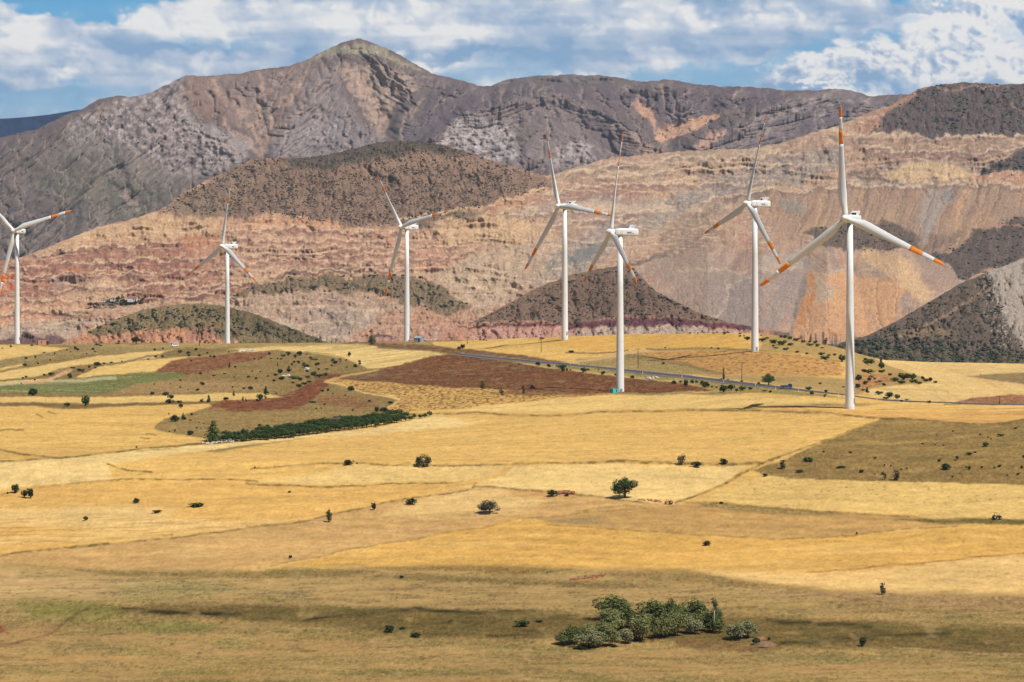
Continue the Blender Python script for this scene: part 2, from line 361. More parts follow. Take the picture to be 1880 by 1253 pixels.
# bank under the crest, centre
k = P_([(660,630),(700,631),(760,633),(830,639),(900,645),(960,652),(1010,660),(1045,664),(1030,668),(960,664),(900,658),(850,651),(800,645),(740,641),(690,638)], (124,92,60), 1.6)
cv.mix(k * sst(.1, .4, nA) * .6, (168,108,72)); cv.mix(k * sst(.1, .4, nB) * .5, (96,80,48))
P_([(790,628),(900,623),(1037,619),(1140,613),(1280,610),(1340,608),(1362,612),(1376,622),(1384,634),(1370,641),(1340,641),(1250,640),(1200,638),(1150,645),(1080,650),(1110,655),(1040,657),(960,651),(900,644),(840,638),(800,634)], (228,184,104), 1.4)
P_([(960,622),(1140,613),(1300,611),(1340,612),(1370,622),(1380,638),(1250,640),(1190,639),(1110,646),(1060,640),(1000,630)], (222,172,88), 3, .9)
cv.line([(1040,647),(1080,648),(1120,648),(1150,645)], 2.2, (130,98,58), 1.4, .9)
P_([(1060,660),(1100,656),(1150,649),(1200,647),(1260,652),(1330,662),(1340,690),(1250,689),(1130,677),(1060,669)], (164,140,86), 2)
cv.line([(1020,669),(1060,665),(1100,659),(1150,650),(1200,644),(1250,642)], 3, (212,174,126), 1.6, .9)
k = P_([(1170,652),(1200,646),(1290,642),(1386,644),(1460,649),(1530,660),(1550,676),(1545,690),(1480,692),(1400,690),(1330,690),(1270,676),(1220,662)], (198,150,86), 2.5)
cv.mix(k * sst(.02, .4, gn(X / 2.5, Y / 6, 85)) * .5, (126,86,46)); cv.mix(k * sst(.2, .6, nB) * .4, (184,122,68))
cv.line([(1190,641),(1290,640),(1386,642),(1420,644)], 3.4, (134,116,72), 2, .85)
cv.line([(1150,655),(1200,658),(1250,669),(1290,681),(1330,688)], 6, (138,114,72), 3, .8)
P_([(1270,688),(1340,690),(1440,691),(1560,696),(1600,706),(1600,726),(1552,724),(1440,711),(1340,698)], (176,146,90), 3)
k = P_([(900,659),(1000,668),(1130,680),(1250,693),(1330,702),(1440,716),(1560,731),(1480,728),(1400,722),(1330,719),(1250,704),(1200,696),(1130,689),(1040,679),(960,667)], (160,140,82), 1.5)
cv.mix(k * sst(0, .4, nA) * .4, (110,104,54))
cv.line([(960,667),(1040,679),(1130,689),(1200,696),(1250,703)], 2, (196,168,110), 1.2, .8)
k = P_([(1400,609),(1450,612),(1500,625),(1560,640),(1620,655),(1660,668),(1720,698),(1690,706),(1640,708),(1600,716),(1570,724),(1556,716),(1556,668),(1480,650),(1410,646),(1396,640)], (178,146,88), 2)
cv.mix(k * sst(.15, .5, nA) * .5, (126,112,58)); P_([(1600,686),(1650,690),(1640,700),(1600,712),(1570,716),(1566,690)], (170,116,74), 4, .7)
k = P_([(1606,655),(1640,660),(1700,663),(2780,664),(2780,742),(1880,742),(1760,741),(1690,740),(1640,735),(1580,722),(1600,714),(1650,707),(1722,704),(1700,692),(1660,684),(1630,672)], (226,190,122), 1.6)
q = (np.sqrt((UG - 1560) ** 2 + ((PG - 760) * 3.2) ** 2)) / 7 + nB * 1.5
cv.mix(k * sst(.1, .5, gn(q, UG / 200, 98)) * .4, (198,154,90))
P_([(1780,692),(1830,686),(1900,683),(2200,680),(2200,704),(1880,706),(1830,700)], (150,124,80), 2)
P_([(1745,740),(1790,731),(1850,726),(1900,725),(2200,722),(2200,742),(1850,742)], (160,108,76), 1.6)
cv.line([(1730,741.5),(1880,742.5),(2100,743)], 2.2, (134,112,70), 1.2, .8)
# ---- wheat belt
P_([(1400,749),(1560,753),(1640,756),(1880,756),(2780,758),(2780,775),(1880,769),(1850,774),(1800,779),(1720,774),(1640,770),(1560,763),(1480,757)], (214,164,94), 2, .8)
cv.mix(pmask(cv.wu, cv.wp, [(1600,744),(2100,744),(2100,775),(1600,770)], 3) * sst(.1, .5, gn(PG / 3.1 + UG / 160, UG / 220, 99)) * .55, (176,126,70))
for a in ([(1380,746),(1430,742),(1480,741),(1520,744)],): cv.line(a, 3, (96,80,52), 1.6, .9)
P_([(1330,747),(1400,740),(1470,738),(1560,739),(1620,742),(1580,746),(1500,747),(1420,748)], (152,128,80), 2, .8)
P_([(1130,722),(1200,721),(1280,722),(1320,719),(1420,721),(1320,725),(1200,726),(1100,725)], (136,118,72), 1.5, .85)
k = P_([(-900,900),(0,897),(130,887),(205,880),(196,853),(300,838),(420,822),(560,803),(680,796),(860,780),(840,768),(780,764),(700,785),(560,800),(400,815),(250,827),(130,840),(0,850),(-900,870)], (232,198,130), 1.6)
P_([(560,806),(700,792),(860,776),(900,772),(860,783),(700,797),(560,808)], (236,202,136), 2, .7)
P_([(830,752),(900,745),(1000,735),(1110,725),(1300,726),(1500,733),(1560,740),(1400,745),(1300,750),(1150,752),(1000,757),(900,757)], (232,194,120), 2.5, .8)
P_([(-900,900),(0,898),(205,882),(470,884),(640,894),(860,888),(820,905),(560,957),(330,985),(0,1018),(-900,1050)], (222,173,96), 2, .7)
P_([(-200,940),(0,935),(250,928),(330,940),(300,955),(400,962),(200,975),(100,968),(0,965),(-200,980)], (234,200,134), 9, .6)
P_([(300,955),(450,955),(560,956),(440,972),(330,985),(200,992),(0,1000),(0,985),(200,975)], (228,190,122), 5, .6)
cv.mix(pmask(cv.wu, cv.wp, [(-900,955),(420,950),(480,965),(100,1000),(-900,1015)], 5) * sst(.05, .5, gn(PG / 3.3 + UG / 90, UG / 90, 101)) * .55, (186,140,76))
k = P_([(860,893),(920,872),(940,856),(1100,852),(1260,857),(1372,856),(1345,880),(1250,917),(1200,923),(1100,912),(1000,899),(930,895)], (232,196,126), 2)
cv.mix(k * sst(.2, .6, fbm(X / 12, Y / 9, 4, 103)) * .35, (206,164,96))
P_([(470,884),(560,872),(640,856),(800,855),(930,855),(900,872),(850,884),(720,886),(560,891)], (230,194,124), 2.5, .8)
P_([(1280,918),(1400,874),(1560,881),(1700,885),(1880,888),(2780,895),(2780,960),(1880,952),(1740,950),(1620,944),(1500,937),(1400,930)], (222,184,110), 2)
wd = dots(UG / 12, PG / 5, 13, .10, .28, .5) * pmask(cv.wu, cv.wp, [(1370,880),(1560,886),(1880,900),(1880,925),(1500,918),(1380,910)], 8); cv.mix(wd * .7, (128,112,60))
# tan fallow middle
k = P_([(-900,1060),(-100,1038),(0,1018),(150,1004),(350,985),(560,957),(620,942),(740,918),(830,904),(880,893),(940,897),(1060,906),(1120,916),(1200,925),(1245,924),(1190,934),(1080,941),(960,951),(880,968),(760,990),(640,1010),(480,1046),(300,1052),(150,1048),(0,1040)], (202,160,100), 2)
cv.mix(k * sst(.1, .6, fbm(X / 26, Y / 9, 4, 105)) * .5, (222,186,120)); cv.mix(k * sst(.2, .6, fbm(X / 22, Y / 7, 4, 107)) * .35, (164,126,72))
P_([(800,905),(860,898),(960,900),(1010,915),(980,935),(880,945),(780,945),(700,950),(740,930)], (228,192,124), 12, .6)
P_([(940,897),(1060,906),(1060,918),(1000,915),(940,910)], (196,146,86), 5, .6)
k = P_([(960,950),(1080,941),(1190,934),(1245,925),(1330,924),(1400,931),(1500,938),(1620,946),(1740,951),(1900,954),(1900,962),(1740,965),(1640,972),(1560,985),(1450,991),(1250,979),(1100,969)], (196,154,92), 2)
cv.mix(k * sst(.0, .5, fbm(X / 30, Y / 6, 4, 109)) * .5, (168,134,82))
P_([(950,958),(1010,952),(1090,950),(1130,960),(1060,968),(990,968)], (150,130,92), 6, .6)
k = P_([(1250,920),(1330,924),(1400,929),(1500,937),(1560,945),(1480,946),(1400,942),(1300,934)], (140,118,66), 3, .7)
k = P_([(1640,955),(1720,952),(1820,952),(1900,955),(2780,960),(2780,972),(1880,964),(1760,962),(1700,960)], (104,94,44), 2.5, .9)
k = P_([(470,1050),(560,1032),(640,1010),(760,990),(880,968),(960,951),(1000,956),(1100,969),(1250,979),(1450,991),(1580,983),(1700,966),(1880,964),(2780,966),(2780,1092),(1880,1092),(1500,1084),(1330,1060),(1250,1048),(1100,1045),(820,1041),(560,1044)], (217,169,89), 2)
cv.mix(k * sst(.05, .5, fbm(X / 60 + Y / 40, Y / 8, 4, 111)) * .45, (230,190,118)); cv.mix(k * sst(.2, .6, fbm(X / 40, Y / 6, 4, 113)) * .3, (190,138,70))
P_([(1250,1046),(1500,1052),(1620,1045),(1750,1030),(1900,1015),(2780,1010),(2780,1095),(1880,1092),(1620,1088),(1420,1078),(1320,1060)], (232,192,124), 8, .8)
cv.line([(1480,1052),(1600,1042),(1750,1028),(1900,1014)], 2.4, (176,128,66), 1.6, .8)
# olive slope right
k = P_([(1380,864),(1440,842),(1500,818),(1560,793),(1622,769),(1660,768),(1720,773),(1800,780),(1850,773),(1880,768),(2780,755),(2780,900),(1880,889),(1700,885),(1560,881),(1450,877),(1396,872)], (148,120,68), 2)
cv.mix(k * sst(-.1, .5, fbm(X / 9, Y / 12, 5, 115)) * .55, (126,104,58)); cv.mix(k * sst(.15, .5, fbm(X / 30 - Y / 30, Y / 20, 4, 117)) * .5, (186,150,84)); cv.mix(k * sst(835, 880, PG) * .35, (134,106,64))
# hedge lines and field edges
for pts, wd_, op in [([(-200,856),(0,849),(90,842),(130,839),(250,826),(400,813),(440,809)],3.2,.85), ([(-100,822),(0,827),(50,836),(100,841)],3.2,.8), ([(195,852),(215,858),(235,863),(276,866)],2.6,.9),
    ([(205,881),(250,878),(350,880),(420,881),(476,883.5)],2.4,.85), ([(453,887),(490,891),(560,893),(640,894)],3,.9), ([(640,894),(720,889),(800,888),(840,886),(852,883)],2.4,.8),
    ([(460,861),(520,857),(600,850),(640,851),(700,853),(770,855),(830,855.5),(920,853),(990,850.5),(1060,850)],2.4,.8), ([(1060,850),(1100,849),(1160,848),(1260,851),(1340,854),(1390,850)],5,.85),
    ([(-100,1026),(0,1018),(150,1003.5),(340,985),(560,957),(620,942),(700,926),(760,913),(830,905),(865,898),(872,888)],3,.75), ([(872,893),(940,897),(1010,903),(1060,908),(1120,916),(1190,924)],3.4,.75),
    ([(1240,922),(1300,902),(1330,889),(1365,870),(1398,850),(1430,838)],3.4,.85), ([(1428,838),(1500,816),(1560,791),(1620,768.5)],2.2,.7), ([(1190,934),(1080,941),(1010,948),(960,952),(880,969),(760,990),(640,1009),(500,1041)],2.2,.5),
    ([(1000,962),(1100,970),(1240,979),(1430,991),(1560,984),(1640,973),(1760,966)],2.4,.6), ([(740,760),(790,762),(860,758),(930,762),(1010,763.5),(1060,760)],3,.8), ([(1060,760),(1100,757),(1250,754),(1320,752),(1400,754),(1500,757),(1560,763),(1640,770)],3.4,.8),
    ([(1615,768),(1660,768),(1720,773),(1800,780),(1850,776),(1880,770),(2000,766)],2.6,.8), ([(1440,878),(1560,881),(1700,885),(1880,889)],2,.6), ([(0,907),(60,897),(130,888),(205,881)],2,.5), ([(1300,925),(1400,931),(1500,939),(1620,947),(1700,953)],2.6,.6),
    ([(370,815),(300,826),(250,830)],2,.7), ([(1060,941),(1100,934),(1150,929),(1180,932)],4,.5), ([(1110,736),(1040,741),(960,744)],1.6,.3), ([(130,1004),(170,1000),(200,998)],4,.6), ([(290,984),(310,982)],3,.6)]:
    br = sst(-.35, .25, gn(UG / 17, PG / 9, 121)); cv.line(pts, wd_, EDGE, 1.6, op, .45 + .55 * br)
# ---- valley floor in front
k = P_([(-900,1040),(0,1036),(150,1046),(300,1050),(470,1051),(560,1044),(700,1041),(820,1041),(960,1043),(1100,1046),(1250,1049),(1330,1061),(1400,1076),(1500,1084),(1620,1089),(1880,1091),(2780,1093),(2780,1700),(-900,1700)], (168,138,84), 10)
fg = k
big = fbm(X / 70, Y / 22, 5, 130); mid = fbm(X / 16, Y / 7, 5, 133); fine = fbm(X / 3, Y / 2.6, 4, 136)
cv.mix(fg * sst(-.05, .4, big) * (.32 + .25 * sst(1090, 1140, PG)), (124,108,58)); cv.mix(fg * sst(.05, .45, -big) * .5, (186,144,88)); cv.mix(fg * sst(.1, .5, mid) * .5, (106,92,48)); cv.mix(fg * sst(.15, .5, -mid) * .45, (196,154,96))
cv.mix(fg * sst(.1, .4, fbm(X / 34, Y / 9, 4, 142)) * .5, (112,112,56)); cv.mix(fg * sst(.2, .5, fbm(X / 55, Y / 7, 4, 143)) * .5, (190,156,104))
cv.mix(fg * sst(.1, .6, fbm(X / 40, Y / 20, 3, 141)) * .3, (160,112,76))
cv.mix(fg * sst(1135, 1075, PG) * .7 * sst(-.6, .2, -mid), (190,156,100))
strp = sst(.1, .55, gn(PG / 5.2 + UG / 300 + mid * 1.2, UG / 150, 139))
cv.mix(pmask(cv.wu, cv.wp, [(560,1060),(900,1068),(1400,1085),(1900,1100),(1900,1135),(1400,1128),(1000,1122),(500,1105)], 10) * strp * .6, (132,108,66))
P_([(-900,1048),(0,1046),(120,1058),(230,1066),(300,1080),(240,1098),(100,1102),(0,1098),(-900,1110)], (208,172,116), 10, .55)
cv.mix(pmask(cv.wu, cv.wp, [(-900,1050),(300,1055),(600,1062),(560,1100),(0,1100),(-900,1100)], 8) * strp * .55, (122,110,72))
P_([(200,1075),(330,1066),(420,1080),(380,1100),(240,1104)], (136,130,78), 12, .5)
P_([(20,1106),(160,1104),(230,1112),(240,1130),(150,1145),(60,1135)], (124,118,56), 10, .8); P_([(230,1145),(330,1138),(410,1150),(380,1160),(280,1160)], (120,118,56), 8, .7)
P_([(370,1180),(430,1172),(480,1182),(430,1190)], (124,120,60), 8, .6)
P_([(120,1046),(300,1050),(470,1047),(600,1046),(700,1049),(640,1058),(480,1062),(300,1060),(200,1056)], (120,102,54), 4, .7)
P_([(690,1042),(900,1038),(1050,1046),(960,1056),(850,1054),(900,1048),(760,1050)], (132,104,48), 4, .7)
P_([(700,1052),(860,1058),(980,1066),(1150,1070),(1230,1076),(1100,1078),(900,1072),(760,1066),(680,1060)], (116,96,52), 5, .75)
P_([(1100,1050),(1250,1048),(1330,1062),(1440,1072),(1500,1080),(1400,1082),(1250,1068),(1140,1064)], (138,112,62), 6, .7)
P_([(1380,1078),(1560,1088),(1880,1096),(2100,1100),(2100,1120),(1800,1118),(1500,1096),(1400,1090)], (160,126,84), 6, .7)
dk = sst(-.4, .3, big + .6 * mid)
k1 = P_([(215,1120),(300,1110),(480,1110),(620,1116),(760,1116),(900,1122),(1080,1132),(1300,1130),(1400,1134),(1500,1139),(1620,1141),(1740,1150),(2780,1152),(2780,1206),(1880,1204),(1700,1192),(1560,1190),(1430,1188),(1400,1178),(1330,1180),(1200,1176),(1080,1166),(960,1174),(800,1174),(700,1166),(620,1152),(450,1139),(300,1128)], (102,85,42), 8, .85)  # dark band: cloud shade and darker green grass mixed into one painted colour
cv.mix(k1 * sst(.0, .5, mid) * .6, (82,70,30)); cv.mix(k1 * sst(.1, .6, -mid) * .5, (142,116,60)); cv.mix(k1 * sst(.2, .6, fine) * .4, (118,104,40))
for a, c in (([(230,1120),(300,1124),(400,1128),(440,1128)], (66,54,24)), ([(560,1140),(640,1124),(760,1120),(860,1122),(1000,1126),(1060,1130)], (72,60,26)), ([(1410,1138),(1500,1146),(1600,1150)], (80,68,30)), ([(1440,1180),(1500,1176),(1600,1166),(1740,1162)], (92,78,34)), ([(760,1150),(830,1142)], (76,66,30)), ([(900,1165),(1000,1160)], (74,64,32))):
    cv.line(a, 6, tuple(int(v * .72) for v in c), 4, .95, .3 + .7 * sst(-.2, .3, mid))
P_([(0,1150),(60,1148),(120,1160),(60,1190),(0,1200),(-200,1220),(-200,1140)], (180,140,88), 12, .5)
cv.line([(-30,1193),(30,1182),(70,1170),(105,1156),(122,1142),(140,1128),(160,1117)], 4, (104,70,44), 3, .8, .35 + .65 * sst(-.3, .2, mid))
P_([(-60,1142),(0,1144),(16,1154),(20,1164),(0,1162),(-60,1160)], (140,84,52), 3, .8)
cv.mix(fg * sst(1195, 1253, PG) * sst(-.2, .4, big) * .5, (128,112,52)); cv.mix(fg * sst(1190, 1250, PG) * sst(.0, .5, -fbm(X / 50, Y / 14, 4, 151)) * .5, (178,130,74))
P_([(1240,1174),(1320,1178),(1400,1188),(1440,1190),(1400,1197),(1300,1196),(1240,1186)], (112,74,48), 5, .6)
P_([(1380,1180),(1395,1170),(1410,1172),(1424,1184),(1400,1188)], (146,104,70), 3)
cv.line([(1640,1188),(1720,1194),(1800,1200),(1900,1202)], 2.2, (178,146,98), 2, .7)
cv.line([(1640,1186),(1720,1191.5),(1800,1197.5),(1900,1200)], 2, (118,76,46), 1.5, .6)
for a in ((1046,1063,1070,1061),(1070,1062,1112,1056),(1055,1067,1090,1061)): cv.line([(a[0],a[1]),(a[2],a[3])], 5, (158,84,52), 4, .8, sst(-.1, .2, fine))
k = sst(.28, .5, fine) * fg; cv.mix(k * .35, (92,78,40))
cv.mix(fg * dots(X / 3.1, Y / 3.1, 41, .06, .26, .5) * .55, (88,76,40))
# straw texture everywhere
gold = 1 - fg * .5
olv = 1 - sst(.22, .3, cv.C[..., 0])
gr = gn(X / .55, Y / 1.6, 171) + .7 * gn(X / 1.3, Y / 3.4, 173)
cv.mul(1 + .24 * nA + .14 * nB + .10 * nC + .14 * nF * gold + .13 * np.where(nC > 0, rows(14, 5.5, 161, 3), rows(-11, 6.5, 165, 3)) * gold + .14 * fine * fg + gr * (.09 + .34 * olv))
cv.mix(olv * dots(X / 4, Y / 6, 47, .04, .22, .5) * .5, (90,76,40))
cv.mix((1 - fg) * dots(X / 7, Y / 9, 45, .02, .13, .35) * .4, (120,98,56))
soilm = sst(.0, .03, cv.C[..., 0] - 1.9 * cv.C[..., 1] + .02)
cv.mul(1 + soilm * (.5 * gn(X / 1.5, Y / 4.5, 181) + .35 * gn(X / 5, Y / 9, 183)))
cv.mix(olv * sst(.15, .5, fbm(X / 8, Y / 16, 4, 185)) * .35, (190,158,104)); cv.mix(olv * sst(.2, .5, fbm(X / 10, Y / 14, 4, 187)) * .4, (112,104,62))
VG = pos(UG, PG, DG)
# behind the crest the land drops into the next valley and runs on to the far plain
ex = []; zc = VG[-1, :, 2]; cyv = crest_y(U1)
for i, dd in enumerate((12, 40, 100, 220, 420, 800, 1500, 3500, 9500)):
    D2 = DG[-1] + dd; los = ZC - (cyv - HY) / F * D2
    z = np.minimum(los - 0.9 - 0.02 * dd, zc - min(dd * 0.05, 26)) ; z = np.maximum(z, 8 - 0.0 * dd) if dd < 1000 else np.full(len(U1), 2.0) + 0 * z
    z = np.minimum(z, los - 1.0)
    ex.append(np.stack([(U1 - CX) / F * D2, D2, z], -1))
VG2 = np.concatenate([VG, np.array(ex)]); CG2 = np.concatenate([cv.C, np.repeat(lin((170,140,95))[None, None, :], len(ex), 0).repeat(len(U1), 1)])
# near slope under the camera, outside the frame
nr = []
for D2, z in ((8, 97.5), (120, 76), (300, 52)):
    nr.append(np.stack([(U1 - CX) / F * max(D2, 200), np.full(len(U1), D2), np.full(len(U1), z)], -1))
d0 = DG[0]
VG2 = np.concatenate([np.array(nr), VG2]); CG2 = np.concatenate([np.zeros((len(nr), len(U1), 3)) + lin((150,120,72)), CG2])
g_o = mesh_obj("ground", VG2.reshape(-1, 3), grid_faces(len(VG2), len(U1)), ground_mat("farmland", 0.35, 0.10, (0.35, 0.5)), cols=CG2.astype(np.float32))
tag(g_o, kind='structure')
del cv, nA, nB, nC, nF, big, mid, fine, stripe
# ------------------------------------------------------------------ hills and mountains
SHEETS = {}
def blur(a, rr, rc):
    for ax, rad in ((0, rr), (1, rc)):
        if rad < 1: continue
        for _ in range(2):
            k = 2 * rad + 1; pad = [(0, 0), (0, 0)]; pad[ax] = (rad + 1, rad); c = np.cumsum(np.pad(a, pad, mode='edge'), axis=ax, dtype=np.float64)
            a = ((c[k:] - c[:-k]) if ax == 0 else (c[:, k:] - c[:, :-k])) / k
    return a.astype(np.float32)
def runoff(H, reach=2, rain=1.0, drift=None):
    """water runs from the ridge (last row) to the foot (row 0), always to the lowest neighbour; gullies join on the way down"""
    nr, nc = H.shape; A = np.ones(H.shape, np.float32) * rain; j = np.arange(nc)
    for i in range(nr - 1, 0, -1):
        best = np.full(nc, 1e9, np.float32); tgt = j.copy()
        for o in range(-reach, reach + 1):
            q = np.clip(j + o, 0, nc - 1); h = H[i - 1, q] + (abs(o) * .35 if drift is None else np.abs(o - drift[i]) * 2.6); m = h < best; best = np.where(m, h, best); tgt = np.where(m, q, tgt)
        A[i - 1] += np.bincount(tgt, weights=A[i], minlength=nc).astype(np.float32)
    return A
def carve(H, reach=2, wide=(0, 2, 5, 11), wts=(.25, .3, .3, .3), drift=None):
    L = np.log2(1 + runoff(H, reach, 1.0, drift)); out = 0
    for w_, k in zip(wide, wts): out = out + k * blur(L, max(0, w_ // 2), w_)
    base = blur(L, 14, 26); return out - base * sum(wts), L
def sheet(name, u0, u1, du, top, bot, nr, base_D, relief, color, mat, back=(400, 900)):
    us = np.arange(u0, u1 + .1, du); s = np.linspace(0, 1, nr)[:, None]
    ty = top(us) + (fbm(us / 11.0, us * 0 + .37, 4, len(name)) * 2.6 + fbm(us / 46.0, us * 0 + .7, 2, 3) * 2.0) * (0 if 'distant' in name else 1); by = np.maximum(bot(us), ty + 0.5)
    Pg = by[None, :] + s * (ty - by)[None, :]; Ug = np.repeat(us[None, :], nr, 0)
    U32, P32 = Ug.astype(np.float32), Pg.astype(np.float32)
    D = base_D(Ug, Pg); r = relief(U32, P32)
    D = D + r
    D = np.maximum.accumulate(D, 0) * .8 + D * .2
    V = pos(Ug, Pg, D); col = color(U32, P32, r)
    rows_ = [V]; cols_ = [col]
    for k, dd in enumerate(back):
        D2 = D[-1] + dd; z = ZC - (ty - HY) / F * D[-1] - dd * 0.30
        rows_.append(np.stack([(us - CX) / F * D2, D2, z], -1)[None]); cols_.append(col[-1:])
    V = np.concatenate(rows_); col = np.concatenate(cols_)
    o = mesh_obj(name, V.reshape(-1, 3), grid_faces(len(V), len(us)), mat, cols=col.astype(np.float32)); tag(o, kind='structure')
    SHEETS[name] = (us, Pg, D)
    return o
def sheet_spot(name, u, p):
    us, Pg, D = SHEETS[name]; j = int(np.clip(round((u - us[0]) / (us[1] - us[0])), 0, len(us) - 1))
    d = float(np.interp(p, Pg[::-1, j], D[::-1, j])); return Vector(((u - CX) / F * d, d, ZC - (p - HY) / F * d))
rockmat = ground_mat("hill_ground", 0.05, 0.12, (0.5, 3.0))
# ---- main range
def fall(U, P, segs, w=26.0):
    """coordinates across and along the local fall line; segs: (from column, dx, dy)"""
    A = np.zeros(U.shape, np.float32); B = np.zeros(U.shape, np.float32); T = np.zeros(U.shape, np.float32) + 1e-6
    out = []
    for i, (c0, dx, dy) in enumerate(segs):
        c1 = segs[i + 1][0] if i + 1 < len(segs) else 1e5
        m = sst(c0 - w, c0 + w, U) * (1 - sst(c1 - w, c1 + w, U)); l = math.hypot(dx, dy); out.append((m, (U * dy - P * dx) / l, (U * dx + P * dy) / l))
    return out
def streak(U, P, segs, sa, sl, o, seed, fn=None):
    fn = fn or fbm; r = np.zeros(U.shape, np.float32)
    wa = fbm(U / 60, P / 60, 2, seed + 50) * sa * 1.0
    for i, (m, a, l) in enumerate(fall(U, P, segs)): 
        k = m > 0.001
        if k.any(): r[k] += (m[k] * fn((a[k] + wa[k]) / sa, l[k] / sl, o, seed + i)).astype(np.float32)
    return r
SEGB = [(-900, -1, .55), (335, .75, 1), (480, -.45, 1), (640, .35, 1), (715, -.8, .9), (1010, .9, .9), (1225, -1, .7)]
topB = curve([(-200,330),(-60,275),(0,253),(40,243),(70,236),(110,216),(145,203),(180,183),(215,177),(240,178),(275,172),(300,160),(325,146),(347,136.5),(368,141),(420,137),(480,129),(540,118),(565,110),(600,92),(630,77),(650,71),(660,71),(690,82),(735,101),(765,119),(795,136),(840,148),(885,159),(905,157),(960,150),(1020,152),(1060,158),(1100,154),(1130,152),(1180,149),(1225,146),(1270,154),(1330,160),(1380,159),(1440,167),(1480,167),(1510,165),(1540,163),(1565,167),(1600,178),(1650,173),(1700,176),(2080,180)])
RID = [([(347,137),(330,165),(322,190),(300,230),(240,290),(150,340),(60,400)], 190, 46), ([(322,190),(360,230),(400,262),(440,290)], 170, 34), ([(215,178),(150,215),(60,262),(-100,340)], 120, 40), ([(300,160),(270,200),(200,250),(100,310)], 90, 26),
       ([(430,138),(425,180),(440,230)], 70, 16), ([(655,72),(640,100),(600,150),(560,200),(530,250),(500,300)], 170, 40), ([(545,118),(520,160),(490,200)], 80, 18), ([(655,72),(720,130),(760,165),(750,215),(740,260)], 170, 34), ([(655,100),(660,150),(640,200),(640,260)], 90, 24),
       ([(885,159),(820,180),(780,220),(740,260)], 120, 34), ([(1010,174),(930,196),(850,214),(800,262)], 180, 30), ([(1010,174),(1060,190),(1130,225),(1200,272)], 190, 34), ([(1010,174),(1005,220),(990,290)], 110, 26), ([(1070,190),(1080,240),(1060,290)], 90, 20),
       ([(1225,147),(1150,165),(1100,190),(1160,230)], 100, 30), ([(1540,163),(1440,190),(1370,225),(1290,270)], 190, 40), ([(1380,160),(1330,190),(1260,220)], 80, 24), ([(1600,178),(1560,215),(1500,245)], 90, 24), ([(250,300),(180,360),(100,420)], 80, 40), ([(0,330),(120,400),(250,470)], 70, 50)]
GUL = [([(395,145),(430,195),(470,250),(490,275)], 90, 10), ([(480,132),(480,190),(477,255)], 70, 9), ([(560,125),(530,190),(490,255)], 70, 9), ([(640,118),(680,170),(705,215),(700,250)], 120, 14), ([(735,150),(715,200),(705,230)], 70, 10), ([(1165,185),(1200,220),(1222,262)], 110, 14), ([(1310,205),(1260,235),(1228,265)], 90, 12), ([(220,340),(245,380)], 60, 12), ([(905,225),(925,280)], 40, 10)]
def reliefB(U, P):
    wu = U + fbm(U / 40, P / 30, 3, 200) * 16; wp = P + fbm(U / 40, P / 30, 3, 204) * 10
    r = np.zeros(U.shape, np.float32)
    tj = SEGB
    rr = np.full(U.shape, 0, np.float32)
    for pts, a, wdt in RID: rr = np.maximum(rr, .62 * a * np.exp(-(seg_dist(wu, wp, pts) / wdt)))
    r -= rr
    for pts, a, wdt in GUL: r += .42 * a * np.exp(-(seg_dist(wu, wp, pts) / (wdt * 1.5)) ** 1.3)
    rough = rock_mask(U, P)
    H = r * 1.3 + fbm(U / 70, P / 70, 4, 210) * 70 + fbm(U / 9, P / 9, 3, 214) * 7
    dr = np.interp(U + fbm(U / 60, P / 40, 2, 222) * 60, [-900, 300, 345, 375, 460, 490, 600, 650, 700, 740, 990, 1030, 1190, 1240, 1500], [-1.9, -1.7, .2, 1.3, 1.5, -1.1, -1.2, .5, .8, -1.3, -1.5, 1.5, 1.5, -1.6, -1.8])
    cvd, L = carve(H, 3, (1, 3, 8, 20), (.22, .34, .40, .45), dr); global FLOWB; FLOWB = (cvd, L)
    r += cvd * 21 + fbm(U / 60, P / 60, 3, 218) * 26 + fbm(U / 5, P / 5, 3, 219) * (1.2 + 6 * rough) - (ridged(U / 14, P / 14, 3, 221) - .5) * 14 * rough
    return r * sst(0, 18, P - topB(U).astype(np.float32))
ROCKS = [[(150,215),(215,180),(345,138),(360,160),(330,190),(400,250),(440,300),(400,322),(330,322),(260,285),(170,275),(110,250)], [(800,262),(830,225),(860,212),(900,218),(940,240),(960,290),(900,300)], [(1020,268),(1060,256),(1090,270),(1110,296),(1060,310),(1010,300)], [(560,215),(620,205),(700,260),(680,290),(560,290)], [(560,112),(655,70),(790,134),(700,112),(640,100)], [(960,185),(1010,172),(1040,185),(1000,210)]]
def rock_mask(U, P):
    m = np.zeros(U.shape, np.float32); wu = U + gn(U / 22, P / 22, 230) * 14; wp = P + gn(U / 22, P / 22, 231) * 10
    for q in ROCKS: m = np.maximum(m, pmask(wu, wp, q, 14))
    return m
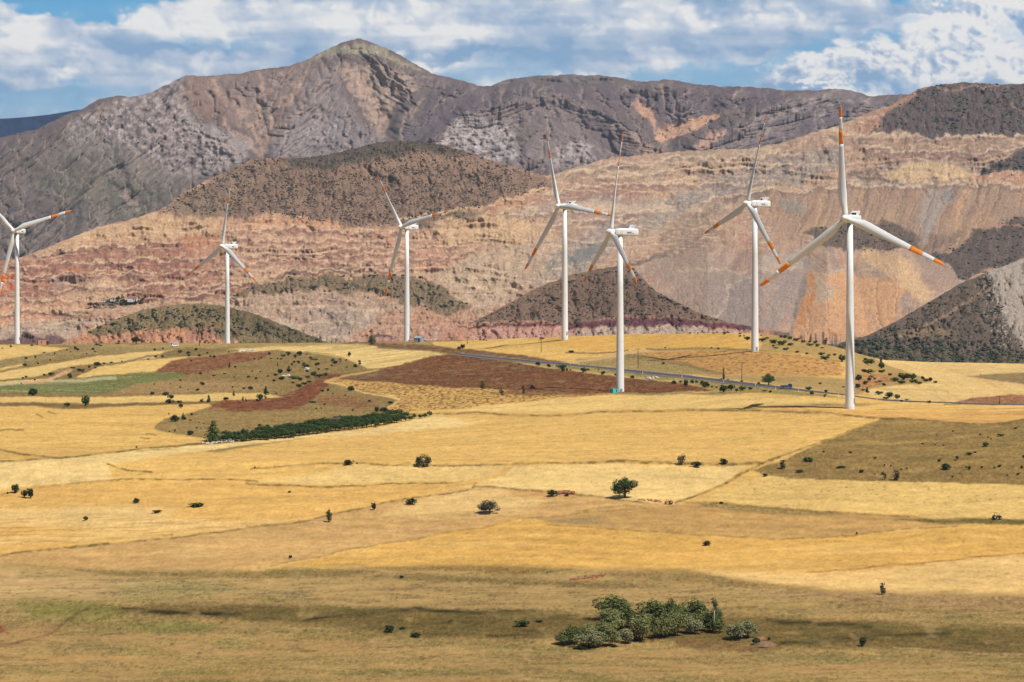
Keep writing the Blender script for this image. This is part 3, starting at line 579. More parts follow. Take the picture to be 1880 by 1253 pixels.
def colorB(U, P, r):
    c = Canvas(U, P, (98, 84, 80), ((50, 12), (12, 5))); p = c.paint
    n1 = fbm(U / 40, P / 30, 4, 240); n2 = fbm(U / 12, P / 9, 4, 243); n3 = fbm(U / 3.2, P / 2.6, 3, 246)
    c.mix(sst(0, .5, n1) * .5, (86, 84, 72)); c.mix(sst(.05, .5, -n1) * .4, (114, 100, 96))
    p([(-900,600),(-900,300),(0,256),(90,228),(150,225),(110,260),(200,290),(330,330),(470,290),(470,600)], (94, 84, 78), 16, .85)
    p([(60,290),(200,300),(330,340),(300,400),(180,400),(60,350)], (84, 84, 68), 24, .6)
    p(ROCKS[0], (146, 132, 126), 10, .85, sst(-.4, .2, n2)); p([(100,250),(170,225),(260,280),(360,320),(300,340),(180,320),(100,290)], (112, 104, 94), 14, .6)
    p([(345,140),(380,142),(440,180),(420,235),(370,210),(330,185)], (122, 98, 84), 8, .8)
    p([(370,142),(540,120),(600,95),(620,120),(560,200),(500,260),(470,262),(420,220)], (120, 102, 92), 8, .75)
    p([(330,195),(360,215),(470,270),(440,300),(400,300),(350,250)], (150, 138, 132), 8, .7)
    p(ROCKS[4], (136, 130, 102), 5, .85); p([(595,108),(640,98),(700,108),(800,140),(885,160),(820,168),(740,150),(660,116),(600,120)], (96, 82, 78), 5, .85)
    p([(560,140),(620,118),(640,200),(600,260),(520,290),(490,270),(540,200)], (128, 116, 112), 9, .7)
    p([(622,120),(690,122),(740,136),(765,158),(742,172),(716,200),(710,240),(692,245),(672,196),(640,150)], (158, 136, 118), 6, .85, sst(-.6, .1, n2))
    p([(500,250),(560,215),(640,215),(700,250),(740,285),(500,300)], (128, 118, 116), 10, .7)
    p([(770,150),(885,160),(960,150),(1060,158),(1100,170),(960,192),(880,216),(820,232),(760,262),(745,240),(790,190)], (88, 78, 80), 8, .85)
    p([(800,262),(850,214),(1010,173),(1120,215),(1205,275),(1100,320),(900,320)], (118, 104, 100), 7, .8)
    p(ROCKS[1], (162, 152, 148), 7, .9, sst(-.35, .15, n2)); p(ROCKS[2], (158, 146, 142), 7, .9, sst(-.35, .15, n2))
    p([(1040,170),(1225,146),(1380,160),(1470,168),(1400,195),(1300,205),(1225,232),(1195,200),(1120,200)], (90, 78, 80), 7, .9); p([(1060,195),(1120,205),(1200,262),(1140,290),(1100,250)], (92, 80, 80), 7, .8)
    p([(1440,180),(1540,163),(1600,178),(1660,176),(1600,215),(1520,240),(1440,265),(1380,272),(1290,280),(1330,245),(1390,210)], (112, 100, 98), 7, .85)
    p([(1560,175),(1660,174),(1620,205),(1520,235),(1400,260),(1440,225)], (98, 88, 90), 10, .7)
    tanc = (166, 138, 118)
    for pts, a, wd in GUL[:6]: c.line(pts, 9, tanc, 7, .75, sst(-.5, .1, n2))
    for pts in ([(430,170),(455,220),(475,260)], [(505,135),(490,190),(480,240)], [(585,150),(540,215),(495,262)], [(400,220),(440,255),(478,280)], [(520,180),(500,230)], [(640,150),(660,190),(690,235)]): c.line(pts, 5, tanc, 5, .7, sst(-.4, .1, n2))
    p([(1168,188),(1190,195),(1208,215),(1212,235),(1190,222)], (186, 142, 112), 3, .9); p([(1208,245),(1222,226),(1260,222),(1300,212),(1318,206),(1285,236),(1240,262),(1216,258)], (188, 146, 114), 3, .9)
    p([(1280,268),(1300,252),(1335,240),(1320,262),(1290,278)], (178, 142, 120), 3, .9); p([(1140,240),(1200,262),(1230,275),(1180,280)], (150, 122, 108), 5, .7)
    for pts in ([(1450,180),(1400,215),(1340,252)], [(1545,168),(1490,185),(1430,215),(1390,245)], [(1580,180),(1520,200),(1450,225)], [(1060,195),(1110,225),(1150,258)]): c.line(pts, 5, (152, 140, 130), 4, .65, sst(-.2, .3, n2))
    p([(222,358),(236,344),(244,372),(262,368),(254,392),(240,380)], (142, 124, 110), 3, .85); p([(760,190),(782,180),(760,205),(745,215)], (150, 130, 112), 3, .6)
    rk = rock_mask(U, P)
    s1 = streak(U, P, SEGB, 7, 46, 4, 252); s2 = streak(U, P, SEGB, 2.6, 16, 3, 262); s3 = streak(U, P, SEGB, 20, 120, 3, 272)
    c.mix(rk * sst(.1, .5, .4 * s1 + .5 * n3 + .5 * n2) * .55, (180, 170, 162)); c.mix(rk * sst(.1, .5, -.4 * s1 - .5 * n3 - .4 * n2) * .45, (96, 90, 86))
    
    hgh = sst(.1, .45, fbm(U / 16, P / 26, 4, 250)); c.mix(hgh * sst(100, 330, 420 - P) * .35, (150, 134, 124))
    c.mix(dots(U / 4.5, P / 3.4, 51, .1, .34, .4) * sst(.0, .4, n1 + .2) * .5, (64, 66, 54))
    n4 = gn(U / 2.1, P / 1.9, 259); cvd, L = FLOWB
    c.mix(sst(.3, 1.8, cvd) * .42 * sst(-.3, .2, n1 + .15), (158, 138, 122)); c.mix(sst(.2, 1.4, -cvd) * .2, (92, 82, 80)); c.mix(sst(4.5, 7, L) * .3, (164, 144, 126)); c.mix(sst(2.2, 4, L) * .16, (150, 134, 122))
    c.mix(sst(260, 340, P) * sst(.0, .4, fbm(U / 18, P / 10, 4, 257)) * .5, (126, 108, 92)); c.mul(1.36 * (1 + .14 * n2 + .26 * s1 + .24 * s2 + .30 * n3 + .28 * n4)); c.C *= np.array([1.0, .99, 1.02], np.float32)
    c.mix(rk * dots(U / 6, P / 4, 53, .05, .24, .4) * .4, (170, 156, 144)); return c.C
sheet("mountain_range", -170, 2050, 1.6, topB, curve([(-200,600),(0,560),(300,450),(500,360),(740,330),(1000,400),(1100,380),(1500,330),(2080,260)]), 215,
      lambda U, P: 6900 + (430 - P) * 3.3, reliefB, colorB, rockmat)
topB0 = curve([(840,180),(885,163),(910,154),(935,145),(985,139.5),(1040,137.5),(1100,139),(1150,145),(1190,154),(1240,170)])
sheet("mountain_behind", 840, 1240, 2, topB0, curve([(840,182),(1240,182)]), 24, lambda U, P: 10200 + (180 - P) * 8, lambda U, P: -(ridged(U / 30, P / 14, 4, 260) - .5) * 90 * sst(0, 8, P - topB0(U)),
      lambda U, P, r: (lambda c: (c.mix(sst(0, .4, fbm(U / 14, P / 8, 4, 262)) * .7, (150, 134, 120)), c.mul(1 + .3 * fbm(U / 4, P / 3, 3, 264)), c.C)[2])(Canvas(U, P, (108, 96, 92))), rockmat)
topF = curve([(-220,222),(-60,219),(0,218.5),(40,216),(90,211),(130,204),(150,201),(200,215),(300,240)])
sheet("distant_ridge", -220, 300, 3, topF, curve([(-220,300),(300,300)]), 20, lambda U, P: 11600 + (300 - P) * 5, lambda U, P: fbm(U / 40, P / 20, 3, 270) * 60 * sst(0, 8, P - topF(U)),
      lambda U, P, r: (lambda c: (c.mul(1 + .3 * fbm(U / 20, P / 10, 3, 272)), c.C)[1])(Canvas(U, P, (20, 46, 84))), rockmat)  # dark forest blue, with cloud shade and distance haze put into the colour
# ---- quarried hills
topM = curve([(-200,540),(-60,500),(0,478),(40,473),(90,452),(130,437),(170,420),(200,413),(230,405),(262,398),(300,384),(335,355),(400,322),(430,308),(462,294),(510,288),(545,291),(580,288),(620,280),(660,270),(700,262),(745,258),(800,264),(850,277),(890,290),(940,305),(980,318),(1005,322),(1030,316),(1070,304),(1120,290),(1200,282),(1290,276),(1370,274),(1440,262),(1480,247),(1530,233),(1570,219),(1600,205),(1640,192),(1665,175),(1690,162),(1720,156),(1770,152),(1820,154),(1880,155),(2080,150)])
def benchq(U, P):
    q = P + fbm(U / 150, P / 70, 3, 300) * 20 + gn(U / 18, P / 18, 303) * 2.4 + (U - 900) * .012
    return q + 7 * np.sin(q / 17.0) + 4 * np.sin(q / 7.3 + 1)
DOME = [(290,392),(320,366),(400,318),(460,290),(560,284),(680,260),(745,250),(800,258),(920,296),(1010,326),(1006,348),(960,358),(900,376),(840,390),(800,396),(762,404),(700,416),(640,414),(560,404),(480,396),(400,394)]
DUMP = [(1150,492),(1240,470),(1270,456),(1700,460),(1735,490),(1768,524),(1640,610),(1590,640),(1400,640),(1250,600)]
SLOPE = [(1400,362),(1480,348),(1700,344),(1880,340),(2080,330),(2080,400),(1880,420),(1740,480),(1690,462),(1600,412),(1500,430),(1420,450)]
E1P = [(415,549),(440,540),(480,522),(520,512),(600,507),(700,503),(760,505),(800,518),(830,540),(856,556),(864,572),(820,576),(770,566),(735,558),(716,545),(680,536),(630,532),(540,535),(470,542),(430,552)]
def reliefM(U, P):
    wu = U + gn(U / 30, P / 30, 310) * 8; wp = P + gn(U / 30, P / 30, 311) * 5
    dome = pmask(wu, wp, DOME, 10); dump = pmask(wu, wp, DUMP, 8); sl = pmask(wu, wp, SLOPE, 8); e1 = pmask(wu, wp, E1P, 8)
    dark = pmask(wu, wp, [(1580,250),(1640,190),(1700,150),(2080,140),(2080,245),(1700,248)], 8)
    mine = np.clip(1 - dome - dump * .9 - sl * .8 - e1 - dark, 0, 1)
    q = benchq(U, P) / 21.0; ph = q - np.floor(q)         # ph grows downward
    st = np.where(ph < .26, ph / .26, 1) - ph               # tops of benches: the first part
    r = -st * 24 * mine * (.35 + .65 * sst(-.4, .4, fbm(U / 110, P / 40, 3, 312)))
    r += mine * (-(ridged(wu / 16, P / 26, 3, 315) - .5) * 8 + fbm(U / 4, P / 4, 3, 318) * 4 + fbm(U / 60, P / 40, 3, 319) * 40)
    r += dome * (-(ridged(wu / 80, wp / 90, 3, 320) - .5) * 40 + fbm(U / 7, P / 6, 3, 323) * 5)
    r -= dome * 160 * sst(400, 290, P) * 0
    # dump cones: fans with fine runnels
    ap = [(1300,458,120),(1400,458,150),(1520,500,190),(1650,462,150)]
    cone = np.zeros(U.shape, np.float32)
    for ax, ay, a in ap: cone = np.maximum(cone, a * (1 - np.abs(U - ax) / (50 + 1.25 * np.clip(P - ay, 0, 300))))
    r -= dump * cone * .75
    r -= sl * (ridged((U + (P - 400) * .35) / 26, P / 140, 3, 330) - .5) * 16
    r += (e1 + dark) * (-(ridged(wu / 34, wp / 34, 3, 333) - .5) * 22)
    r -= e1 * 15
    H = fbm(U / 26, P / 40, 4, 390) * 26 + sl * gn((U + (P - 400) * .35) / 14, P / 200, 391) * 14 + fbm(U / 6, P / 6, 2, 392) * 6 - dump * cone * .5
    cvd, L = carve(H, 1, (0, 1, 3, 7)); global FLOWM; FLOWM = cvd
    r += cvd * (1.3 * mine + 4 * dome + 1.6 * dump + 3.0 * sl + 4 * (e1 + dark))
    return r * sst(0, 14, P - topM(U).astype(np.float32))
def colorM(U, P, r):
    c = Canvas(U, P, (184, 148, 118), ((46, 9), (13, 5), (5, 2))); p = c.paint
    n1 = fbm(U / 60, P / 26, 4, 340); n2 = fbm(U / 14, P / 7, 4, 343); n3 = fbm(U / 3.4, P / 2.4, 3, 346); ver = fbm(U / 5, P / 22, 4, 349)
    q = benchq(U, P) / 21.0; ph = q - np.floor(q); bid = np.floor(q)
    hz = gn(U / 90, bid * 7.7 + .5, 352); hz2 = gn(U / 40, bid * 3.1 + .5, 355)
    # left: warm red and orange benches
    left = sst(1080, 900, U + (P - 450) * .3)
    c.mix(left * sst(-.2, .4, hz) * .6, (196, 138, 108)); c.mix(left * sst(.05, .5, hz2) * .6, (176, 118, 92)); c.mix(left * sst(.1, .5, -hz) * .5, (204, 160, 124))
    p([(60,462),(200,410),(300,386),(420,396),(440,440),(330,450),(260,452),(140,452)], (206, 164, 120), 9, .8)
    p([(-200,500),(60,470),(140,458),(330,445),(345,470),(335,500),(200,520),(0,560),(-200,580)], (162, 104, 82), 12, .8)
    p([(200,500),(300,480),(420,500),(480,538),(360,560),(230,548)], (158, 102, 80), 10, .75); p([(-20,510),(0,505),(26,508),(30,530),(0,538),(-30,535)], (196, 96, 54), 4, .85); p([(120,492),(150,492),(150,506),(110,508)], (200, 112, 66), 4, .7)
    p([(320,440),(400,436),(420,450),(340,456)], (184, 108, 72), 5, .8)
    p([(-200,545),(0,552),(150,548),(190,555),(150,590),(60,605),(-200,615)], (204, 150, 114), 7, .85)
    p([(420,400),(800,410),(900,470),(800,500),(600,500),(480,520),(430,480)], (196, 148, 118), 16, .75); p([(430,404),(620,400),(700,415),(560,425),(440,425)], (206, 150, 108), 6, .7)
    p([(780,400),(960,395),(1040,440),(960,452),(830,450)], (206, 168, 122), 8, .7)
    p([(790,500),(860,470),(1000,440),(1060,452),(1060,485),(1000,520),(900,566),(868,574),(850,550),(815,520)], (192, 164, 134), 6, .9)
    p([(650,450),(770,450),(840,470),(800,495),(690,488)], (198, 142, 112), 7, .6)
    p([(170,510),(215,508),(236,545),(200,552),(160,548)], (206, 166, 126), 5, .8); p([(90,516),(140,508),(190,510),(150,524),(100,524)], (160, 140, 128), 5, .7)
    p([(0,600),(130,590),(200,585),(150,612),(120,628),(0,634),(-200,640),(-200,600)], (176, 154, 134), 5, .8)
    p([(-200,628),(0,622),(50,613),(110,612),(130,618),(120,645),(-200,650)], (108, 72, 76), 4, .9)
    p([(420,545),(480,536),(630,533),(700,545),(735,560),(770,572),(700,620),(600,640),(520,600),(440,575),(380,560)], (180, 150, 126), 5, .85); p([(560,565),(660,560),(700,600),(640,640),(580,630)], (166, 146, 130), 12, .7)
    p([(490,585),(540,585),(565,612),(600,632),(540,625)], (200, 176, 148), 3, .7); p([(590,545),(625,545),(635,556),(600,560)], (134, 102, 98), 5, .8)
    p([(700,572),(860,573),(900,600),(880,640),(620,650),(640,612),(700,600)], (188, 138, 108), 5, .8); p([(780,605),(840,598),(1040,600),(1040,650),(760,650)], (184, 134, 116), 6, .8)
    p([(686,617),(722,617),(738,630),(720,627),(690,624)], (92, 56, 66), 1.6, .95); p([(630,622),(690,620),(740,628),(740,640),(600,640)], (176, 126, 110), 4, .8)
    p([(160,600),(200,586),(250,570),(290,565),(220,592),(170,622),(130,630)], (188, 150, 124), 4, .8)
    for pts in ([(430,520),(500,512),(560,503),(700,503)], [(170,604),(240,592),(330,568),(400,560)], [(250,556),(300,552),(390,556)], [(780,430),(860,425),(960,420)]): c.line(pts, 4, (214, 176, 134), 2.5, .8)
    p([(175,560),(200,550),(250,548),(262,556),(230,562),(190,568),(160,570)], (96, 90, 66), 3, .85, sst(-.4, .1, n2)); p([(95,582),(110,575),(150,572),(156,580),(120,588)], (104, 96, 70), 3, .85)
    p([(342,545),(380,538),(376,546),(350,550)], (92, 84, 62), 2, .85)
    # right: tan, grey and blue-grey benches
    right = 1 - left
    c.mix(right * sst(-.2, .4, hz) * .55, (162, 132, 110)); c.mix(right * sst(.1, .5, hz2) * .5, (156, 144, 130)); c.mix(right * sst(.1, .5, -hz) * .55, (194, 162, 124))
    c.mix(right * sst(.15, .6, n1) * .4, (148, 118, 100))
    p([(1020,318),(1200,284),(1440,264),(1440,290),(1250,310),(1120,330),(1030,345)], (176, 152, 124), 7, .7)
    p([(1120,320),(1170,316),(1200,330),(1140,330)], (206, 178, 132), 3, .8); p([(1240,298),(1360,296),(1340,310),(1250,312)], (198, 170, 128), 4, .6)
    p([(1000,372),(1060,330),(1160,330),(1240,340),(1180,362),(1060,372)], (158, 118, 98), 5, .7)
    p([(1000,372),(1100,362),(1200,370),(1190,395),(1080,400),(930,392)], (150, 142, 134), 8, .6)
    k = p([(1000,490),(1040,450),(1110,410),(1180,385),(1230,360),(1310,330),(1420,290),(1540,262),(1560,300),(1440,340),(1330,360),(1250,395),(1180,440),(1120,470),(1060,500),(1010,510)], (150, 142, 132), 9, .75, sst(-.5, .1, n2 + .3))
    c.mix(k * sst(.12, .4, n2 + .4 * n3) * .75, (86, 90, 92)); c.mix(k * sst(.1, .4, -n2) * .5, (198, 170, 132))
    p([(1050,470),(1080,452),(1110,446),(1100,466),(1060,482)], (120, 120, 114), 5, .8)
    c.line([(1170,415),(1200,424),(1222,430)], 3, (216, 184, 134), 2, .8)
    p([(1150,430),(1220,420),(1225,432),(1190,462),(1130,475),(1100,490)], (190, 156, 124), 5, .8)
    p([(1230,420),(1300,400),(1330,430),(1290,470),(1210,465),(1205,440)], (140, 118, 96), 7, .7); p([(1370,360),(1400,354),(1440,360),(1450,366),(1380,366)], (104, 96, 84), 2.5, .9)
    p([(1232,410),(1300,380),(1360,360),(1330,390),(1260,412)], (128, 118, 100), 6, .6)
    p([(1560,262),(1590,248),(1880,246),(2080,240),(2080,262),(1880,275),(1800,300),(1600,298)], (164, 132, 106), 4, .85); p([(1590,268),(1640,274),(1800,284),(1790,300),(1600,296)], (140, 108, 92), 6, .6)
    p([(1600,300),(1800,298),(1840,310),(1800,320),(1620,312)], (158, 140, 126), 4, .6)
    p([(1618,312),(1660,304),(1720,303),(1795,312),(1790,326),(1700,334),(1640,332)], (208, 176, 126), 3, .9)
    p([(1796,320),(1812,306),(1860,284),(1880,274),(2080,232),(2080,330),(1900,322),(1860,316)], (84, 74, 70), 2.5, .95)
    p([(1790,318),(1860,316),(1900,322),(2080,332),(2080,345),(1850,338),(1800,334)], (190, 140, 108), 2.5, .8)
    p([(1550,322),(1590,306),(1618,310),(1640,330),(1630,338),(1580,336),(1555,330)], (108, 92, 84), 5, .85, sst(-.4, .1, n2))
    p([(1560,338),(1700,335),(2080,345),(2080,352),(1600,346)], (166, 152, 138), 3, .7)
    k = p([(1580,252),(1598,225),(1618,205),(1650,186),(1668,174),(1700,158),(1740,148),(2080,140),(2080,246),(1880,247),(1700,247),(1640,240)], (88, 77, 76), 3, .95); c.mix(k * sst(.25, .5, n2) * .5, (134, 122, 108))
    p([(1560,232),(1600,206),(1640,192),(1668,176),(1690,164),(1684,176),(1664,186),(1650,200),(1620,214),(1610,240),(1560,256)], (182, 138, 108), 4, .85)
    for pts in ([(1700,163),(1760,158),(1850,162)], [(1850,190),(1858,205),(1868,212)]): c.line(pts, 3, (170, 134, 112), 2, .7)
    k = p(SLOPE, (168, 138, 110), 4, .8); c.mix(k * sst(-.1, .5, gn((c.wu + (P - 400) * .35) / 22, P / 70, 360)) * .5, (148, 122, 104)); c.mix(k * sst(.0, .5, gn((c.wu + (P - 400) * .5) / 26, P / 80, 362)) * .55, (196, 158, 116)); c.mix(k * sst(.1, .4, gn((c.wu + (P - 400) * .4) / 6, P / 40, 363)) * .3, (140, 112, 96))
    p([(1704,350),(1738,348),(1736,372),(1718,410),(1700,440),(1682,442),(1684,400),(1692,372)], (164, 152, 138), 3, .85, sst(-.8, 0, ver)); p([(1732,352),(1742,350),(1740,366),(1728,380)], (136, 134, 130), 2, .8)
    p([(1770,350),(1778,350),(1762,400),(1748,430),(1742,425),(1756,390)], (206, 160, 116), 3, .8)
    scr = (98, 84, 72)
    k = p([(1480,424),(1500,416),(1520,424),(1550,410),(1570,404),(1620,408),(1650,416),(1670,430),(1690,446),(1680,462),(1640,466),(1580,462),(1500,452)], scr, 4, .9); c.mix(k * sst(0, .4, n2) * .4, (122, 96, 78))
    k = p([(1706,470),(1740,452),(1800,425),(1850,405),(1880,395),(2080,370),(2080,500),(1880,490),(1800,500),(1770,515),(1740,500)], (92, 79, 70), 3, .95); c.mix(k * sst(.1, .4, n2) * .4, (118, 92, 76))
    p([(1690,456),(1720,430),(1760,420),(1770,426),(1730,448),(1706,468)], (130, 108, 90), 3, .8); p([(1722,462),(1770,440),(1790,425),(1760,450),(1730,466)], (186, 146, 112), 2.5, .8)
    c.line([(1790,415),(1850,412),(2080,402)], 3, (178, 140, 110), 2, .8)
    p([(1120,500),(1150,484),(1190,472),(1230,462),(1250,468),(1240,480),(1200,488),(1180,500)], (112, 94, 80), 4, .85)
    k = p(DUMP, (184, 154, 128), 3, 1.0)
    th = np.arctan2(U - 1500, np.clip(P - 330, 40, 500)); thw = th + fbm(U / 40, P / 40, 3, 366) * .05; fan = gn(thw * 11, P / 120, 365); fan2 = gn(thw * 40, P / 60, 367)
    c.mix(k * sst(-.1, .35, fan) * .7, (150, 130, 116)); c.mix(k * sst(.05, .4, -fan) * .5, (204, 160, 124)); c.mix(k * sst(.1, .4, gn(thw * 22, P / 160, 368)) * .45, (168, 124, 104)); c.mix(k * sst(.1, .5, fan2) * .22, (198, 162, 128))
    p([(1290,600),(1300,540),(1340,505),(1400,500),(1400,560),(1390,620)], (154, 138, 126), 8, .75); p([(1160,490),(1260,462),(1330,470),(1340,500),(1280,530),(1220,520)], (164, 142, 122), 6, .7)
    p([(1480,502),(1520,500),(1560,504),(1660,520),(1640,600),(1600,625),(1450,625),(1462,580),(1478,545)], (214, 160, 106), 5, .85, sst(-1, .1, fan)); p([(1500,505),(1520,502),(1530,530),(1515,560),(1500,540)], (190, 170, 140), 4, .8); p([(1484,508),(1498,506),(1494,560),(1470,610),(1462,600),(1478,550)], (206, 138, 76), 3, .8)
    p([(1580,462),(1640,462),(1690,500),(1720,535),(1690,560),(1640,520),(1600,490)], (218, 178, 128), 7, .85); p([(1690,462),(1720,478),(1765,524),(1735,545),(1700,510)], (166, 140, 120), 4, .8)
    p([(1390,470),(1450,468),(1500,480),(1480,496),(1400,500)], (176, 164, 146), 6, .7); p([(1540,462),(1580,464),(1570,490),(1530,486)], (180, 132, 102), 4, .6)
    c.line([(1250,497),(1400,497),(1480,498),(1620,500)], 4, (198, 172, 140), 3, .7)
    p([(1340,380),(1380,372),(1450,392),(1470,430),(1400,456),(1320,456),(1330,420)], (182, 146, 118), 6, .7); p([(1432,368),(1470,366),(1476,385),(1440,390)], (146, 142, 128), 4, .7); p([(1355,400),(1362,400),(1375,455),(1358,455)], (192, 134, 104), 4, .7)
    c.line([(1392,498),(1362,512),(1334,540),(1312,572),(1300,604)], 3, (196, 176, 154), 2, .8); c.paint([(1396,500),(1480,500),(1470,560),(1420,620),(1310,620),(1320,570),(1350,530)], (156, 140, 130), 5, .6)
    c.line([(1420,500),(1440,540),(1470,575),(1490,600)], 2, (130, 104, 92), 1.5, .6, sst(-.2, .2, n2))
    # dome
    k = p(DOME, (138, 110, 92), 5, .95)
    c.mix(k * sst(-.1, .4, fbm(U / 22, P / 14, 4, 370)) * .55, (110, 90, 76)); c.mix(k * sst(.1, .5, fbm(U / 16, P / 10, 4, 373)) * .5, (162, 128, 104))
    p([(515,291),(560,286),(680,262),(745,252),(800,260),(860,280),(830,284),(770,280),(720,286),(660,300),(600,306),(540,304)], (88, 78, 66), 5, .9)
    p([(640,320),(700,290),(760,282),(870,290),(940,308),(900,315),(800,300),(720,305),(660,335)], (160, 128, 104), 6, .55)
    p([(300,388),(350,350),(420,318),(470,330),(440,380),(400,396)], (142, 120, 98), 9, .6)
    k = p(E1P, (132, 112, 82), 3, .95); c.mix(k * sst(0, .4, n2) * .5, (92, 80, 60)); p([(488,512),(540,498),(600,488),(655,487),(668,498),(600,503),(540,506)], (122, 100, 76), 2.5, .9)
    p([(770,400),(830,386),(880,392),(905,398),(850,402),(800,404),(790,412),(830,420),(845,416),(800,420),(700,420),(740,405)], (110, 92, 76), 3, .8)
    c.line([(1012,350),(985,354),(960,364),(920,374),(880,382),(840,386),(800,392),(760,402),(730,408)], 4, (216, 178, 134), 2, .9)
    # benches that run on over long distances: a pale level with a darker cut face under it
    BL = [[(1040,325),(1120,301),(1250,291),(1400,286),(1480,283)], [(1100,326),(1250,313),(1400,308),(1470,302)], [(1000,354),(1100,341),(1250,335),(1340,338),(1400,331)], [(1560,249),(1700,249),(1900,250),(2080,248)], [(1585,273),(1750,277),(1900,273)], [(1470,345),(1600,343),(1750,338),(1900,341),(2080,340)],
          [(1290,366),(1400,354),(1480,350)], [(930,394),(1050,386),(1200,392)], [(1000,412),(1100,404),(1170,400)]]
    BW = [[(60,468),(150,456),(240,452),(330,447)], [(20,492),(150,480),(330,476),(400,474)], [(40,510),(200,503),(330,498),(420,500)], [(90,532),(200,526),(300,521),(480,522)], [(0,552),(100,549),(190,552)], [(420,424),(520,420),(640,424),(760,430)], [(430,456),(520,452),(640,456),(800,450),(900,440)], [(440,482),(560,478),(700,480),(860,464)], [(300,545),(400,533),(470,516)], [(0,575),(80,572),(160,582)], [(440,440),(560,438),(700,444)], [(440,468),(600,466),(760,466)], [(500,500),(620,494),(760,492)]]
    brk = sst(-.45, .1, fbm(U / 34, P / 12, 3, 391))
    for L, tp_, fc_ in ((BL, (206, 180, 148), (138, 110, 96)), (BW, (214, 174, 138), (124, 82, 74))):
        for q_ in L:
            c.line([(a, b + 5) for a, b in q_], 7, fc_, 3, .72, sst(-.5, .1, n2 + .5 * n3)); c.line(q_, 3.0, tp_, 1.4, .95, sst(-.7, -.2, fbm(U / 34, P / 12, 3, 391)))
    # bench tops pale, faces streaked and rough
    mine = np.clip(1 - pmask(c.wu, c.wp, DOME, 8) - pmask(c.wu, c.wp, DUMP, 6) - pmask(c.wu, c.wp, E1P, 6) - pmask(c.wu, c.wp, SLOPE, 6) - pmask(c.wu, c.wp, [(1580,250),(1640,190),(1700,150),(2080,140),(2080,245),(1700,248)], 6), 0, 1) * sst(.13, .2, c.C[..., 0])
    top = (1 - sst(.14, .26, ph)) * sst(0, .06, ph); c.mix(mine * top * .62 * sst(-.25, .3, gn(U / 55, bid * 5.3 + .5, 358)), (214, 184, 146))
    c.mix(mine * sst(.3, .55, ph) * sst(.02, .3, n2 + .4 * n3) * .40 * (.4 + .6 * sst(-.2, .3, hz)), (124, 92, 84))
    c.mix(mine * left * sst(.05, .3, fbm(U / 11, P / 4.5, 4, 381)) * sst(-.05, .3, fbm(U / 60, P / 9, 3, 380)) * .48, (122, 86, 82)); c.mix(mine * sst(.0, .4, fbm(U / 13, P / 5, 4, 383)) * .5, (218, 188, 158)); c.mix(mine * right * sst(.1, .35, fbm(U / 10, P / 4, 4, 385)) * sst(0, .3, hz2) * .4, (118, 106, 100))
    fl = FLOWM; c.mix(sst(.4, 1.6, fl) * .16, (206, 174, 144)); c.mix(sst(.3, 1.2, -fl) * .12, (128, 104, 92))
    n4 = gn(U / 2.1, P / 1.9, 359); lum = c.C.mean(-1, keepdims=True)
    rg = right[..., None]; c.C = c.C * .90 + lum * .10 * np.array([1.10, 1.0, .84], np.float32); c.C = c.C * (np.array([1.03, 1.02, 1.0], np.float32) * (1 - rg) + np.array([1.0, .975, 1.0], np.float32) * rg)
    c.mul(1 + .18 * n2 + .36 * n3 + .32 * n4 + .20 * ver * mine + .10 * n1)
    dk = 1 - sst(.12, .2, c.C[..., 0]); c.mix(dots(U / 3.6, P / 2.6, 61, .12, .4, .55) * dk * .5, (60, 62, 48))
    c.mix(mine * dots(U / 9, P / 5, 63, .05, .22, .35) * .6, (96, 78, 66))
    return c.C
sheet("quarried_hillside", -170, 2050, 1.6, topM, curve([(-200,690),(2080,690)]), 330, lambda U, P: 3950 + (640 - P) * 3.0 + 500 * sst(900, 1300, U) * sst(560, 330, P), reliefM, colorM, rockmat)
# ---- near scrub hills
def hill(name, u0, u1, pts, D0, k, base, extra, seed):
    tp = curve(pts)
    def rel(U, P):
        H = fbm(U / 30, P / 30, 4, seed + 30) * 30 + fbm(U / 7, P / 7, 2, seed + 34) * 8; cvd, L = carve(H, 2, (0, 1, 3, 8)); global FLOWH; FLOWH = cvd
        return (cvd * 3.6 - (ridged(U / 60, P / 60, 3, seed) - .5) * 22 + fbm(U / 9, P / 7, 3, seed + 3) * 3.5) * sst(0, 10, P - tp(U).astype(np.float32))
    def colr(U, P, r):
        c = Canvas(U, P, base, ((30, 5), (9, 3))); n1 = fbm(U / 30, P / 18, 4, seed + 5); n2 = fbm(U / 9, P / 5, 4, seed + 8); n3 = fbm(U / 2.6, P / 2.2, 3, seed + 11)
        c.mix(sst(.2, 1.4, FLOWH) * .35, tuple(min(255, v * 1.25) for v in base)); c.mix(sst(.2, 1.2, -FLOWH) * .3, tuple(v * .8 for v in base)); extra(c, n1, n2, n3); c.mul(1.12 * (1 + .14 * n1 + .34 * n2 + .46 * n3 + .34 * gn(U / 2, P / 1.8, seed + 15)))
        c.mix(dots(U / 4, P / 3, seed & 63, .1, .36, .5) * (1 - sst(.14, .2, c.C[..., 0])) * .5, (58, 60, 44)); return c.C
    return sheet(name, u0, u1, 1.6, tp, curve([(u0, 700), (u1, 700)]), 130, lambda U, P: D0 + (700 - P) * k, rel, colr, rockmat, back=(200, 500))
